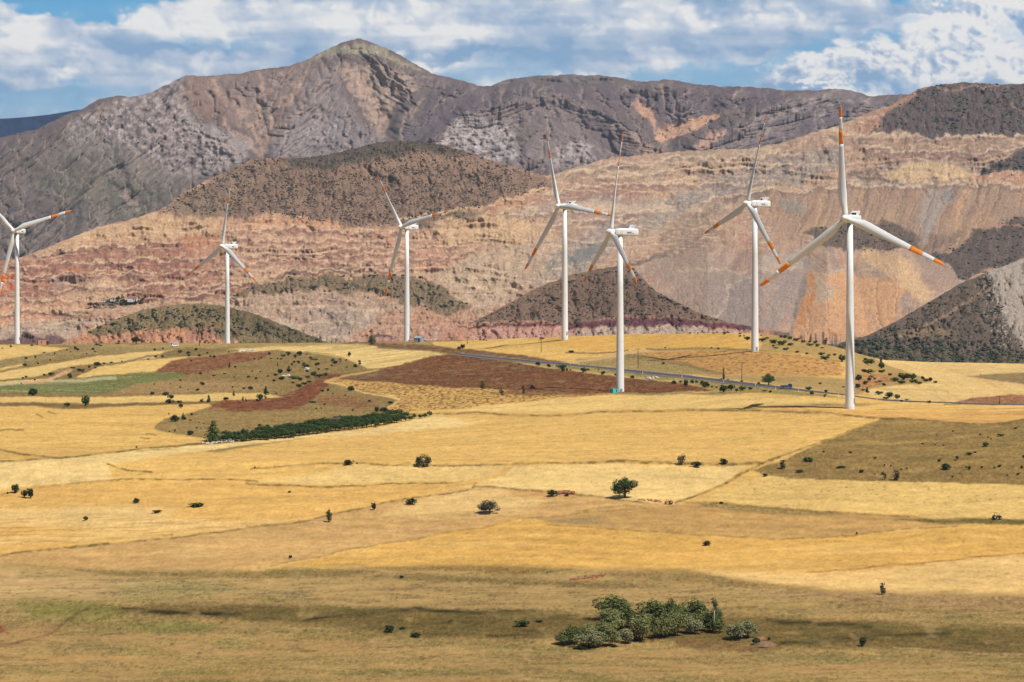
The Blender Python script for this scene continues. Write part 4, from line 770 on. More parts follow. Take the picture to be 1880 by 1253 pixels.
def ex2(c, n1, n2, n3):
    c.mix(sst(0, .5, n1) * .5, (106, 86, 70)); c.mix(sst(.1, .5, -n1) * .5, (136, 108, 88))
    c.paint([(1130,500),(1180,484),(1220,512),(1300,560),(1340,590),(1250,560),(1180,520)], (140, 116, 98), 8, .6)
    c.paint([(1020,540),(1100,505),(1180,500),(1240,545),(1220,570),(1100,575)], (104, 82, 68), 12, .5)
    c.paint([(800,594),(880,590),(1000,592),(1060,596),(1130,582),(1200,584),(1300,590),(1420,594),(1420,640),(800,640)], (180, 132, 108), 3, .9)
    c.paint([(820,600),(900,595),(1000,596),(1100,590),(1140,583),(1300,590),(1390,596),(1400,612),(1340,602),(1200,600),(1100,602),(1000,600),(900,600),(850,602)], (96, 58, 62), 2, .95)
    c.paint([(1060,606),(1140,600),(1250,600),(1360,608),(1400,614),(1400,700),(1060,700)], (172, 154, 138), 3, .8); c.mix(c.paint([(860,606),(1060,602),(1060,640),(860,640)], (184, 140, 124), 3, .8) * 0, base_white)
base_white = (255, 255, 255)
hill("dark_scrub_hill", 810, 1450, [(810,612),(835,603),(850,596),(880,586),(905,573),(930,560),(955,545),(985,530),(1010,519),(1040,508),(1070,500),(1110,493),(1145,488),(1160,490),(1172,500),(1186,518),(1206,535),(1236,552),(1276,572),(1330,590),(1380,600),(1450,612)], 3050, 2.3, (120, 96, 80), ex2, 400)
def ex3(c, n1, n2, n3):
    c.mix(sst(0, .5, n1) * .5, (84, 74, 66)); c.mix(sst(.1, .5, -n1) * .4, (122, 98, 80))
    c.paint([(1500,640),(1600,640),(1700,640),(1900,650),(2080,655),(2080,700),(1500,700)], (98, 88, 66), 8, .7)
    c.line([(1860,505),(1800,540),(1740,575),(1690,600),(1650,615)], 3.5, (158, 126, 100), 2.5, .7); c.paint([(1640,612),(1720,600),(1760,610),(1700,625)], (132, 112, 86), 5, .7)
    k = c.paint([(1810,495),(1880,472),(2080,430),(2080,660),(1900,648),(1880,640),(1860,610),(1836,570),(1822,530)], (164, 150, 136), 5, .92)
    c.mix(k * sst(.1, .4, n2) * .5, (134, 120, 108)); c.mix((1 - k) * c.paint([(1790,500),(1830,496),(1850,600),(1880,650),(1850,640),(1820,570)], (98,86,74), 6, 0) , (150, 138, 128))
    c.mix(sst(.2, .35, fbm(c.U / 5, c.P / 3.5, 3, 433)) * pmask(c.wu, c.wp, [(1790,505),(1830,495),(1870,640),(1830,640)], 10) * .9, (178, 166, 156))
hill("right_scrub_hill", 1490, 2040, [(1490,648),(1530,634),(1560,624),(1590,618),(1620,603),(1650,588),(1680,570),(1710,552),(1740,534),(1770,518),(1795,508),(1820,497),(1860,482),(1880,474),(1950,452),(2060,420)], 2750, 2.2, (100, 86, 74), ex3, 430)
def ex4(c, n1, n2, n3):
    c.mix(sst(0, .5, n1) * .5, (104, 90, 66)); c.mix(sst(.1, .5, -n1) * .4, (146, 122, 84)); c.paint([(380,560),(460,566),(620,632),(560,640),(450,600),(400,580)], (100, 88, 64), 8, .7)
    k = c.paint([(100,640),(128,618),(150,608),(175,618),(230,612),(280,606),(330,604),(380,610),(400,622),(440,628),(440,700),(100,700)], (192, 140, 106), 3, .9)
    c.mix(k * sst(0, .3, gn(c.U / 7, c.P / 16, 462)) * .5, (136, 88, 76)); c.paint([(345,600),(390,598),(398,618),(350,622)], (150, 108, 92), 5, .6)
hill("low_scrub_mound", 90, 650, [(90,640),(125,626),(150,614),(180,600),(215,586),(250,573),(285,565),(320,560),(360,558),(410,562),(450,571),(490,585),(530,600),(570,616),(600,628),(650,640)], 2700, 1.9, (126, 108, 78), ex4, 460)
# ---- air
hm = bpy.data.materials.new("air"); hm.use_nodes = True; t = hm.node_tree; t.nodes.clear()
o = t.nodes.new("ShaderNodeOutputMaterial"); pv = t.nodes.new("ShaderNodeVolumePrincipled"); t.links.new(pv.outputs[0], o.inputs['Volume'])
pv.inputs['Color'].default_value = (.62, .78, 1.0, 1); pv.inputs['Density'].default_value = HAZE_DENSITY; pv.inputs['Anisotropy'].default_value = 0.15
x0, x1, y0, y1, z0, z1 = -9000, 9000, -400, 26500, -230, 1500
hv = [(x, y, z) for x in (x0, x1) for y in (y0, y1) for z in (z0, z1)]
hz_ = mesh_obj("haze", hv, [(0, 1, 3, 2), (4, 6, 7, 5), (0, 4, 5, 1), (2, 3, 7, 6), (0, 2, 6, 4), (1, 5, 7, 3)], hm, smooth=False); tag(hz_, kind='stuff')
# ------------------------------------------------------------------ plants
rng = np.random.RandomState(11); random.seed(5)
def leaf_mat(name, col, var=.35):
    m, t, b = new_mat(name); g = t.nodes.new("ShaderNodeNewGeometry"); r = t.nodes.new("ShaderNodeValToRGB"); c = np.array(col)
    n = t.nodes.new("ShaderNodeTexNoise"); n.inputs['Scale'].default_value = 1.3; tc = t.nodes.new("ShaderNodeTexCoord"); t.links.new(tc.outputs['Object'], n.inputs['Vector'])
    ad = t.nodes.new("ShaderNodeMath"); ad.operation = 'MULTIPLY_ADD'; ad.inputs[1].default_value = .5; t.links.new(g.outputs['Random Per Island'], ad.inputs[0]); t.links.new(n.outputs['Fac'], ad.inputs[2])
    r.color_ramp.elements[0].position = .45; r.color_ramp.elements[1].position = 1.0
    r.color_ramp.elements[0].color = (*(c * (1 - var)), 1); r.color_ramp.elements[1].color = (*np.clip(c * (1 + var), 0, 1), 1)
    t.links.new(ad.outputs[0], r.inputs[0]); t.links.new(r.outputs[0], b.inputs['Base Color']); b.inputs['Roughness'].default_value = .8; b.inputs['Specular IOR Level'].default_value = .15
    return m
M_willow = leaf_mat("willow_leaves", (.175, .18, .062), .35); M_willow2 = leaf_mat("dark_willow_leaves", (.10, .125, .036), .38); M_pale = leaf_mat("silver_leaves", (.20, .20, .095), .32)
M_dark = leaf_mat("dark_leaves", (.030, .046, .018), .5); M_jun = leaf_mat("juniper_leaves", (.024, .042, .020), .5); M_grn = leaf_mat("orchard_leaves", (.050, .085, .022), .5); M_dry = leaf_mat("dry_twigs", (.07, .065, .05), .4)
M_bark = simple_mat("bark", (.10, .075, .05), .9, .3, 4); M_birch = simple_mat("pale_bark", (.5, .46, .38), .8, .2, 4)
def cards(P0, size, nrm_bias, r):
    """small leaf-clump quads at points P0"""
    n = len(P0); a = r.normal(size=(n, 3)) * .6; a += nrm_bias; a /= np.linalg.norm(a, axis=1, keepdims=True)
    t = np.cross(a, r.normal(size=(n, 3))); t /= np.linalg.norm(t, axis=1, keepdims=True); b = np.cross(a, t)
    s = (size * (.6 + .8 * r.rand(n)))[:, None]
    V = np.stack([P0 - t * s, P0 + b * s * .7, P0 + t * s, P0 - b * s * .7], 1).reshape(-1, 3)
    return V, np.arange(4 * n).reshape(n, 4)
def crown_pts(n, clumps, r):
    c = np.array([q[:3] for q in clumps]); rad = np.array([q[3] for q in clumps]); zs = np.array([q[4] if len(q) > 4 else 1. for q in clumps])
    w_ = rad ** 2; k = r.choice(len(c), n, p=w_ / w_.sum())
    d = r.normal(size=(n, 3)); d /= np.linalg.norm(d, axis=1, keepdims=True)
    rr = rad[k] * (.45 + .55 * r.rand(n) ** .4); p = c[k] + d * rr[:, None] * np.stack([np.ones(n), np.ones(n), zs[k]], 1)
    return p, d
def tube(pts, rads, sides=6):
    V = []; Fc = []
    for i, (p, rd) in enumerate(zip(pts, rads)):
        p = Vector(p); d = (Vector(pts[min(i + 1, len(pts) - 1)]) - Vector(pts[max(i - 1, 0)])).normalized()
        a = d.orthogonal().normalized(); b = d.cross(a)
        for k in range(sides):
            an = 2 * math.pi * k / sides; V.append(p + (a * math.cos(an) + b * math.sin(an)) * rd)
    for i in range(len(pts) - 1):
        for k in range(sides):
            k2 = (k + 1) % sides; Fc.append((i * sides + k, i * sides + k2, (i + 1) * sides + k2, (i + 1) * sides + k))
    Fc.append(tuple(range(sides))[::-1]); Fc.append(tuple((len(pts) - 1) * sides + k for k in range(sides)))
    return V, Fc
def join(parts):
    V = []; Fc = []
    for v, f in parts:
        o = len(V); V += [tuple(q) for q in v]; Fc += [tuple(int(i) + o for i in q) for q in f]
    return V, Fc
def empty(name, loc, rz=0):
    o = bpy.data.objects.new(name, None); C.objects.link(o); o.location = loc; o.rotation_euler = (0, 0, rz); o.empty_display_size = .5; return o
def make_tree(name, kind, mat, seed):
    """unit tree: height 1, crown width about 1; scaled when placed"""
    r = np.random.RandomState(seed); cl = []; tr = []; bark = M_bark
    if kind == 'willow':
        ns = r.randint(2, 5); trunk0 = .0
        for i in range(ns):
            a = i * 2 * math.pi / ns + r.rand(); q = .12 + .16 * r.rand(); top = (math.cos(a) * q, math.sin(a) * q, .55 + .2 * r.rand())
            tr.append(tube([(0.02 * math.cos(a), .02 * math.sin(a), -.03), (math.cos(a) * q * .45, math.sin(a) * q * .45, .25), top], [.022, .017, .006]))
            for j in range(2): tr.append(tube([(math.cos(a) * q * .5, math.sin(a) * q * .5, .3), (math.cos(a + j * 1.6 - .8) * (q + .16), math.sin(a + j * 1.6 - .8) * (q + .16), .55 + .1 * r.rand())], [.012, .004], 5))
        for i in range(13):
            a = r.rand() * 6.28; q = .37 * r.rand() ** .6; z = .36 + .45 * r.rand(); s = 1 - .55 * max(0, z - .5) / .4
            cl.append((math.cos(a) * q * s, math.sin(a) * q * s, z - .08, .15 + .07 * r.rand(), 1.15))
        cl.append((0, 0, .82, .13, 1.3)); n = 2600; sz = .028
    elif kind == 'round':
        tr.append(tube([(0, 0, -.04), (.02, 0, .2), (0, .01, .5)], [.05, .035, .02]))
        for i in range(5):
            a = i * 1.26 + r.rand() * .5; tr.append(tube([(.02, 0, .2), (math.cos(a) * .2, math.sin(a) * .2, .38), (math.cos(a) * .34, math.sin(a) * .34, .55)], [.022, .014, .005], 5))
        for i in range(16):
            a = r.rand() * 6.28; q = .36 * r.rand() ** .5; z = .32 + .42 * r.rand(); cl.append((math.cos(a) * q, math.sin(a) * q, z, .14 + .07 * r.rand(), .9))
        cl.append((0, 0, .84, .12, .8)); n = 2600; sz = .028
    elif kind == 'umbrella':
        tr.append(tube([(0, 0, -.05), (.02, 0, .18), (-.02, 0, .35)], [.05, .04, .03]))
        for i in range(7):
            a = i * .9 + r.rand() * .4; tr.append(tube([(0, 0, .2), (math.cos(a) * .22, math.sin(a) * .22, .42), (math.cos(a) * .42, math.sin(a) * .42, .52)], [.02, .012, .004], 5))
        for i in range(22):
            a = r.rand() * 6.28; q = .40 * r.rand() ** .5; z = .76 - 1.7 * q * q - .30 * r.rand(); cl.append((math.cos(a) * q, math.sin(a) * q, max(z, .32), .15 + .05 * r.rand(), .95))
        n = 2600; sz = .027
    elif kind == 'tall':     # slim crown, wider low down
        tr.append(tube([(0, 0, -.04), (0, 0, .5), (0, 0, .85)], [.035, .025, .006]))
        for i in range(18):
            z = .18 + .72 * r.rand(); q = (.30 * (1 - abs(z - .42) / .62)) * r.rand() ** .5; a = r.rand() * 6.28; cl.append((math.cos(a) * q, math.sin(a) * q, z, .08 + .10 * (1 - z), 1.3))
        cl.append((.02, 0, .9, .06, 1.4)); n = 1300; sz = .027
    elif kind == 'cone':
        tr.append(tube([(0, 0, -.04), (0, 0, .6)], [.04, .01]))
        for i in range(26):
            z = .10 + .82 * (i / 25.0); q = .34 * (1 - z) * r.rand() ** .4 * 1.1; a = r.rand() * 6.28; cl.append((math.cos(a) * q, math.sin(a) * q, z, .05 + .17 * (1 - z), 1.1))
        n = 1300; sz = .030
    elif kind == 'birch':
        bark = M_birch; tr.append(tube([(0, 0, -.03), (.01, 0, .5), (0, 0, .93)], [.022, .017, .006]))
        for i in range(4): tr.append(tube([(0, 0, .6 + .06 * i), (math.cos(i * 1.7) * .06, math.sin(i * 1.7) * .06, .7 + .06 * i)], [.007, .003], 5))
        for i in range(9): a = r.rand() * 6.28; cl.append((math.cos(a) * .05, math.sin(a) * .05, .68 + .25 * r.rand(), .065, 1.3))
        n = 500; sz = .016
    p, d = crown_pts(n, cl, r); V, Fc = cards(p, sz, d * .9 + np.array([0.15, -.15, .6]), r)
    root = empty(name, (0, 0, 0)); tv, tf = join(tr)
    mesh_obj('trunk', tv, tf, bark, root); mesh_obj('crown', V, Fc, mat, root, smooth=False)
    return root
def bush_mesh(name, mat, kind, seed):
    r = np.random.RandomState(seed); cl = []
    if kind == 'dome':
        for i in range(9): a = r.rand() * 6.28; q = .30 * r.rand() ** .5; cl.append((math.cos(a) * q, math.sin(a) * q, .30 + .36 * r.rand() * (1 - q), .22, 1))
        n, sz = 300, .085
    elif kind == 'cone':
        for i in range(10): z = .08 + .8 * i / 9; q = .26 * (1 - z) * r.rand(); a = r.rand() * 6.28; cl.append((math.cos(a) * q, math.sin(a) * q, z, .06 + .26 * (1 - z), 1))
        n, sz = 280, .075
    elif kind == 'flat':
        for i in range(12): a = r.rand() * 6.28; q = .38 * r.rand() ** .5; cl.append((math.cos(a) * q, math.sin(a) * q, .25 + .3 * r.rand(), .15, 1.6))
        n, sz = 300, .07
    else:
        for i in range(10): a = r.rand() * 6.28; q = .28 * r.rand() ** .5; cl.append((math.cos(a) * q, math.sin(a) * q, .2 + .6 * r.rand(), .16, 1.4))
        n, sz = 260, .06
    p, d = crown_pts(n, cl, r); p[:, 2] = np.maximum(p[:, 2], .0)
    V, Fc = cards(p, sz, d * 1.1 + np.array([0, 0, .3]), r)
    # a few stems, so that the inside is not empty
    st = [tube([(0, 0, -.12), (math.cos(a) * .12, math.sin(a) * .12, .35)], [.03, .012], 4) for a in (0.3, 1.9, 3.4, 4.9)]
    core = np.array(V); V2, F2 = join([(core, Fc)] + st)
    me = bpy.data.meshes.new(name); me.from_pydata([tuple(map(float, v)) for v in V2], [], F2); me.update(); me.materials.append(mat); return me
BM = {'d': [bush_mesh('shrub', M_dark, 'dome', s) for s in (1, 2, 3)], 'c': [bush_mesh('juniper', M_jun, 'cone', s) for s in (4, 5)], 'f': [bush_mesh('low_shrub', M_grn, 'flat', s) for s in (6, 7)],
      'g': [bush_mesh('low_shrub', M_grn, 'dome', s) for s in (8, 9)], 'y': [bush_mesh('twiggy_shrub', M_dry, 'loose', s) for s in (10, 11)], 'k': [bush_mesh('dark_low_shrub', M_dark, 'flat', s) for s in (12, 13)]}
NAMES = {'d': 'shrub', 'c': 'juniper_shrub', 'f': 'low_shrub', 'g': 'green_shrub', 'y': 'twiggy_shrub', 'k': 'low_shrub'}
LOOK = {'d': 'dark round shrub', 'c': 'dark pointed juniper shrub', 'f': 'low spreading green shrub', 'g': 'green rounded shrub', 'y': 'grey twiggy shrub', 'k': 'low spreading dark shrub'}
def place_bushes(items, area, cat='shrub', custom=None):
    """items: (u, row of its foot, width, height in photo pixels, kind letter)"""
    items = [tuple(q) if len(q) > 4 else tuple(q) + ('d',) for q in items]
    size = [q[2] * q[3] for q in items]; order = sorted(range(len(items)), key=lambda i: -size[i])
    left = min(range(len(items)), key=lambda i: items[i][0]); right = max(range(len(items)), key=lambda i: items[i][0]); low = max(range(len(items)), key=lambda i: items[i][1]); high = min(range(len(items)), key=lambda i: items[i][1])
    for i, (u, p, w_, h_, kd) in enumerate(items):
        base = spot(u, p); D = base.y; ms = BM[kd]; o = bpy.data.objects.new(NAMES[kd], ms[i % len(ms)]); C.objects.link(o)
        o.location = base; o.rotation_euler = (0, 0, random.random() * 6.28); s = D / F
        o.scale = (w_ * s * 1.2, w_ * s * 1.2, h_ * s * 1.25)
        look = LOOK[kd]; g = '%s %s' % ('small ' + look + 's', area)
        if custom and i in custom: lab = custom[i]
        elif i == order[0]: lab = 'largest %s %s' % (look, area)
        elif i == left: lab = 'leftmost %s %s' % (look, area)
        elif i == right: lab = 'rightmost %s %s' % (look, area)
        elif i == low: lab = 'lowest, nearest %s %s' % (look, area)
        elif i == high: lab = 'farthest, uppermost %s %s' % (look, area)
        elif len(order) > 3 and i == order[1]: lab = 'second largest %s %s' % (look, area)
        else: lab = 'small %s %s' % (look, area)
        tag(o, lab, 'shrub', 'shrubs ' + area)
# --- shrubs, area by area
A = place_bushes
A([(20,638,5,4),(59,636,8,4,'k'),(138,643,5,8),(142.5,644,7,5),(170.5,644,6,6),(175,647,4,3),(100.5,651,3.5,4),(81,649,5,3,'k'),(65,658,3.5,6),(48,660,5.5,5),(45,673,9,6),(70,669,6,3.5),(92.5,663,3,4),(178,635,10,5,'f'),(185,636,6,3,'f'),(217,632,9,3,'k'),(284,644,6,5),(299,642,5,4),(159,651,3,3),(129.5,648,3,3),(123,644,4,3),(4,641,3,3)], 'on the dry strip below the pink hut')
A([(178,672,14,8),(191,669,8,4,'f'),(205,667,8,3,'f'),(224,665,3,3),(164,676,6,5,'g'),(152,684,10,6,'y'),(144,682,12,6,'f'),(175,677,5,4),(134,677,10,3.5,'f'),(128,696,8,12),(94,690,10,7),(82,691,5,5),(48,694,6,4),(42,696,6,4),(64,699,5,3),(39,705,3,2.5)], 'beside the pale dirt track, left')
A([(286,657,6,5),(298,657,7,5),(331,648,10,5,'g'),(345,650,10,5,'g'),(360,645,6,7),(347,655,7,5),(366,655,6,5),(381,650,5,4),(386,656,5,4),(393.5,657,6,5),(351,664,5,4),(420,648,4,3),(272,661,5,3)], 'at the crest above the red-brown strip')
A([(61,727,17,15),(123,747,11,9),(156.5,746,17,20,'g'),(280,725,9,6),(283,707,4,3),(250.5,823,4,4)], 'around the green field and strip below it', custom={0: 'big dark bush at the lower edge of the green field, left', 1: 'small round dark bush left of the blocky double bush', 2: 'blocky two-tier dark bush between the golden strips', 5: 'tiny upright shrub on the field edge at the lower left'})
A([(421,675,5,9,'c'),(431.5,676,5,5),(373,708,10,7),(368,688,6,5),(392,691,8,3,'k'),(412,688,6,3,'k'),(331,700,4,4),(363,718,7,5),(457,694,8,4,'k'),(470,697,6,5),(460,716,12,7),(447,715,9,4,'k'),(427,712,4,3),(475,662,3,3),(467,660,4,3),(430,694,4,3,'k'),(313,706,3,2.5),(345,716,3,2.5),(331,713,3,4),(478,684,4,3),(463,683,4,3)], 'on the dry hillside between the two red-brown strips')
A([(304,727,12,8),(313.5,733,12,9),(311,741,20,8,'k'),(329,741,12,6,'k'),(332,749,10,8),(370,739,12,6,'y'),(383,739,9,12,'c'),(415,736,10,8),(429,727,6,8,'c'),(446,736,5,8,'c'),(451.5,738,4,7,'c'),(473,738,6,6),(477,735,13,12,'g'),(487,733,9,6,'y'),(488,725,12,14,'c'),(507,724,6,3,'k')], 'along the golden strip left of centre')
A([(503,701,6,5),(506,691,9,6),(514,686,12,9),(517,698,12,7),(530.5,684,10,9),(531,676,5,4),(550,653,11,9),(529,654,8,9,'g'),(519,655,10,5,'f'),(494.6,652,5,6),(542,658,6,8,'g'),(510,661,3,5),(510,673,3,8,'c'),(516,661,4,4),(549,668,7,6),(540,667,6,5),(536,672,5,6),(557,670,6,5),(561,675,14,7),(564,684,7,5),(545,696,26,6,'f'),(551,699,10,6),(576,690,10,8,'g'),(538,705,7,5,'f'),(548,711,12,7,'f'),(559,707,12,6,'f'),(567,703,10,5,'f'),(570,659,6,4),(580,662,8,4),(581,672,10,7),(585,680,5,4),(600,679,8,3,'k'),(574.5,690,10,7,'g'),(585.5,693,18,7,'f'),(597.5,691,9,7,'g'),(566,695,10,6,'f'),(492,692,6,3,'f'),(498,660,4,3),(524,690,5,3),(563,652,3,3),(572,661,8,3,'f'),(480,658,4,3)], 'on the rocky hillside in the centre-left')
A([(625,662,4.5,4),(615,669,11,8),(610,664,6,6),(636,663,4,4),(660,666,6,5),(660.5,670,6,5),(652,675,8,7),(636.6,676,4,3),(625,665,3,3),(609,673,3,4)], 'below the thin tree beside the golden crest field')
A([(644,718,13,10),(592,720,7,5),(602,719,6,6),(678,738,6,4),(717,742,11,6),(648,755,7,4,'k'),(596,744,5,3),(581,752,4,4),(577.5,740,20,4,'f'),(634,727,4,3),(611,724,4,3),(590,751,3,3)], 'around the speckled stubble field')
A([(321,774,16,13),(336,770,9,10,'c'),(339.5,771,9,6),(352,763,6,5),(310,762,4,4,'y'),(321,793,4,5),(349.5,799,13,9),(491,784,6,5),(477,782,9,3.5,'k'),(361,787,4,3),(369,788,3,3),(691,757,10,11),(704.5,757,17,10),(311,794,4,2.5),(365,777,3,2.5),(374,779,3,2.5),(350,773,4,3)], 'above the orchard row and big conifer')
A([(953,670,3,3),(987.6,672,11,8),(1008.7,675,8,7),(1030.7,678,18,9,'g'),(1034,682,9,7),(1041,681,5,5),(1071,684,11,10),(1079,680,8,4),(1106,688,9,7),(1161,695,8,6),(1047,681,4,3),(1099,680,3,2.5),(1130,690,5,4)], 'below the road, left of the nearer centre turbine')
A([(1048.7,648,10,5),(995.6,623,10,4,'k'),(849,640,11,8),(843,642,8,6),(881.5,626,4,4),(888,625.5,5,3.5),(893,626,3,2.5),(1221,640,4,3),(1319.5,642,5,4),(1217.7,669,6,4),(1306,640,4,2.5,'k')], 'scattered across the golden crest fields')
A([(1237.6,706,9,8),(1249,703,7,5,'f'),(1259,710,10,14),(1271,704,7,7),(1278.5,703,6,5,'f'),(1287.6,707,7,9),(1296,712,14,12),(1307,712,5,4),(1316,713,5,4),(1329,720,16,14),(1342.6,717,14,12),(1352.5,719,7,6),(1363.4,717,15,8,'g'),(1377,716,8,6,'g'),(1413.7,722,6,6),(1393,706,5,5),(1362,702,6,4),(1324,697,5,2.5,'k'),(1336,698,5,2.5,'k'),(1403,719,12,3,'f')], 'strung along the road right of centre')
A([(1330,614,7,5),(1267,613,6,3,'k'),(1358,614,5,3),(1281,613,4,2.5,'k'),(1310,613,4,2.5,'k'),(1358,619,5,4),(1366,618,4,2.5),(1397,617,4,2.5),(1433.5,620,8,5,'k'),(1441.5,621,8,6),(1449,623,10,6,'f'),(1462,626,14,6,'f'),(1475,629,9,5,'f'),(1486,629,6,4),(1496,631,8,6),(1516,633,11,11,'y'),(1372,625,12,8),(1399,627,16,7,'f'),(1418,630,18,7,'f'),(1436,634,20,10,'f'),(1452,635,12,6,'f'),(1487,635,14,5,'f'),(1501,637,9,6,'g'),(1443,643,13,5,'f'),(1464,648,9,4,'k'),(1481,651,7,4),(1508.6,652,13,5,'g'),(1514,660,20,7,'f'),(1522,654,8,4,'f'),(1532,653,8,4),(1546,665,13,14,'g'),(1530,668,4,2.5),(1408,622,8,3,'k'),(1424,640,9,3,'f'),(1510,640,7,3,'k'),(1420,636,7,3,'g')], 'on the scrubby knoll behind the rightmost turbine')
A([(1591,669,24,11,'f'),(1589,662,9,5),(1618,677,14,12,'g'),(1617,667,9,10,'y'),(1594,685,27,8,'f'),(1619,685,15,7,'f'),(1577,699,12,12),(1596,700,9,8),(1587.5,706,10,7),(1575,713,11,9),(1606,698,5,5),(1624,709,8,6),(1609,703,8,3,'f'),(1616,702,8,4),(1642,701,17,8,'g'),(1659,698,26,15,'f'),(1675,698,15,12,'g'),(1654.6,706,14,8,'g'),(1674,703,18,7,'f'),(1686.5,706,12,6),(1694.5,698,7,8),(1700,701,10,6),(1708,701,9,9),(1717,704,8,5),(1634,690,8,5),(1600,693,10,4,'f')], 'on the low end of the knoll, right')
A([(1592,721,9,9,'c'),(1585,718,8,4),(1614,725,15,7,'g'),(1633,730,15,11),(1646.6,733,12,9,'g'),(1627,733,15,5,'f'),(1655,738,6,4),(1706,741,8,6),(1484.6,717,12,7,'g'),(1490,725,8,7),(1516.5,721,7,6),(1515,729,9,5,'y'),(1506,706,6,4),(1665,735,8,3,'f'),(1800,688,3,2),(1548,712,6,3,'k')], 'near the road around the rightmost turbine foot')
A([(1737,862,17,12),(1647,883,18,18,'y'),(1624,882,8,14,'y'),(1620,872,6,5),(1779.5,863,7,8),(1758,843,7,6),(1724.5,848,6,5),(1779,836,12,6,'g'),(1810,820,13,8,'g'),(1837,801,13,5,'f'),(1865,788,8,4,'f'),(1800,800,4,4),(1790,832,6,3),(1803,860,6,5),(1834.5,858,8,5),(1876,860,5,6),(1879,842,5,7),(1868,873,6,5),(1749,877,4,4),(1624,856,4,4),(1606,843,6,4),(1655,864,4,5,'f'),(1694,816,6,3),(1717,818,3,3),(1732,819,4,3),(1849,874,4,3),(1750,793,4,3),(1583,867,13,5,'k'),(1636,857,4,4),(1665,861,4,3),(1488,847,23,8,'f'),(1469,868,14,6,'g'),(1581,868,8,6),(1405,875,10,6),(1545,860,18,5,'f'),(1773,859,4,3),(1826,860,4,3),(1754,847,4,2.5),(1720,800,3,2.5),(1814,804,4,2.5),(1819,807,4,2.5,'k'),(1512,831,5,4),(1561,832,8,3,'k'),(1606,872,4,3),(1762,870,3,2)], 'on the olive hillside at the right')
A([(1251,854,18,17,'y'),(1278.4,858,18,12),(1331,853,15,12),(1435.6,861,17,15,'y'),(640,853,20,9,'k'),(656,852,4,3),(1324,925,9,4,'k'),(1013,911,22,12,'g'),(1041,911,14,5,'y')], 'along the field edges in the middle of the wheat', custom={0: 'grey-blue round shrub on the field edge, left of a pair', 1: 'dark round shrub just right of the grey-blue one on the field edge', 2: 'dark shrub alone on the field edge left of the olive hillside corner', 3: 'grey round shrub at the left corner of the olive hillside', 4: 'low wide shrub on the field edge left of the umbrella-shaped tree', 5: 'tiny shrub at the right end of a low wide shrub', 7: 'green bush beside the reddish rubble heap'})
A([(28,905,15,17),(44.6,914,12,16),(56.6,915,14,20),(250.5,924,12,10),(157,956,10,9),(286.5,942,20,6,'k'),(361,931,26,8,'g'),(532,905,7,4),(533.6,1025,8,6),(14,907,4,4),(468,860,3,5,'c'),(687,937,10,15),(756,927,22,13,'k')], 'in the wheat at the left', custom={0: 'dark round tree-like bush at far left, behind the twin bush', 1: 'left half of the twin dark bush at far left', 2: 'right, taller half of the twin dark bush at far left', 3: 'single round bush in the middle of the left wheat field', 4: 'small round bush below the left wheat fields edge', 5: 'flat dark shrub left of the longer flat green one', 6: 'long flat green shrub on the wheat edge', 7: 'tiny dark shrub right of the long flat green one', 8: 'tiny dark shrub on the tan fallow below the wheat', 9: 'tiniest dark shrub at the left frame edge', 10: 'tiny upright dark bush alone in the pale wheat', 11: 'slim dark bush on the diagonal field edge, left of a wide one', 12: 'wide dark bush on the diagonal field edge'})
A([(1297.6,1002,13,10),(1619,1092,16,20,'y'),(1582.5,1187,16,17),(1411.6,1176,6,7),(1387.5,1184,17,15),(738,1062,9,6),(715,1161,18,14),(762,1170,22,9,'g'),(740,1156,14,6,'f'),(958,1151,26,13,'g'),(1573,982,4,6),(990,1143,14,6,'f'),(1545,859,3,3),(1066,1192,26,6,'f'),(1125,1188,14,5,'f')], 'on the valley floor in front', custom={0: 'dark shrub alone in the lower golden field', 1: 'grey upright shrub on the tan ground at the right', 2: 'small round tree-like shrub at the lower right', 3: 'tiny shrub just right of the earth mound', 4: 'dark bush on the earth mound beside the two pale trees', 5: 'tiny dark shrub on the dark band left of centre', 6: 'dark bush in the shade-toned grass left of the grove', 9: 'wide green shrub patch left of the grove', 10: 'tiny dark shrub on the edge above the lower golden field'})
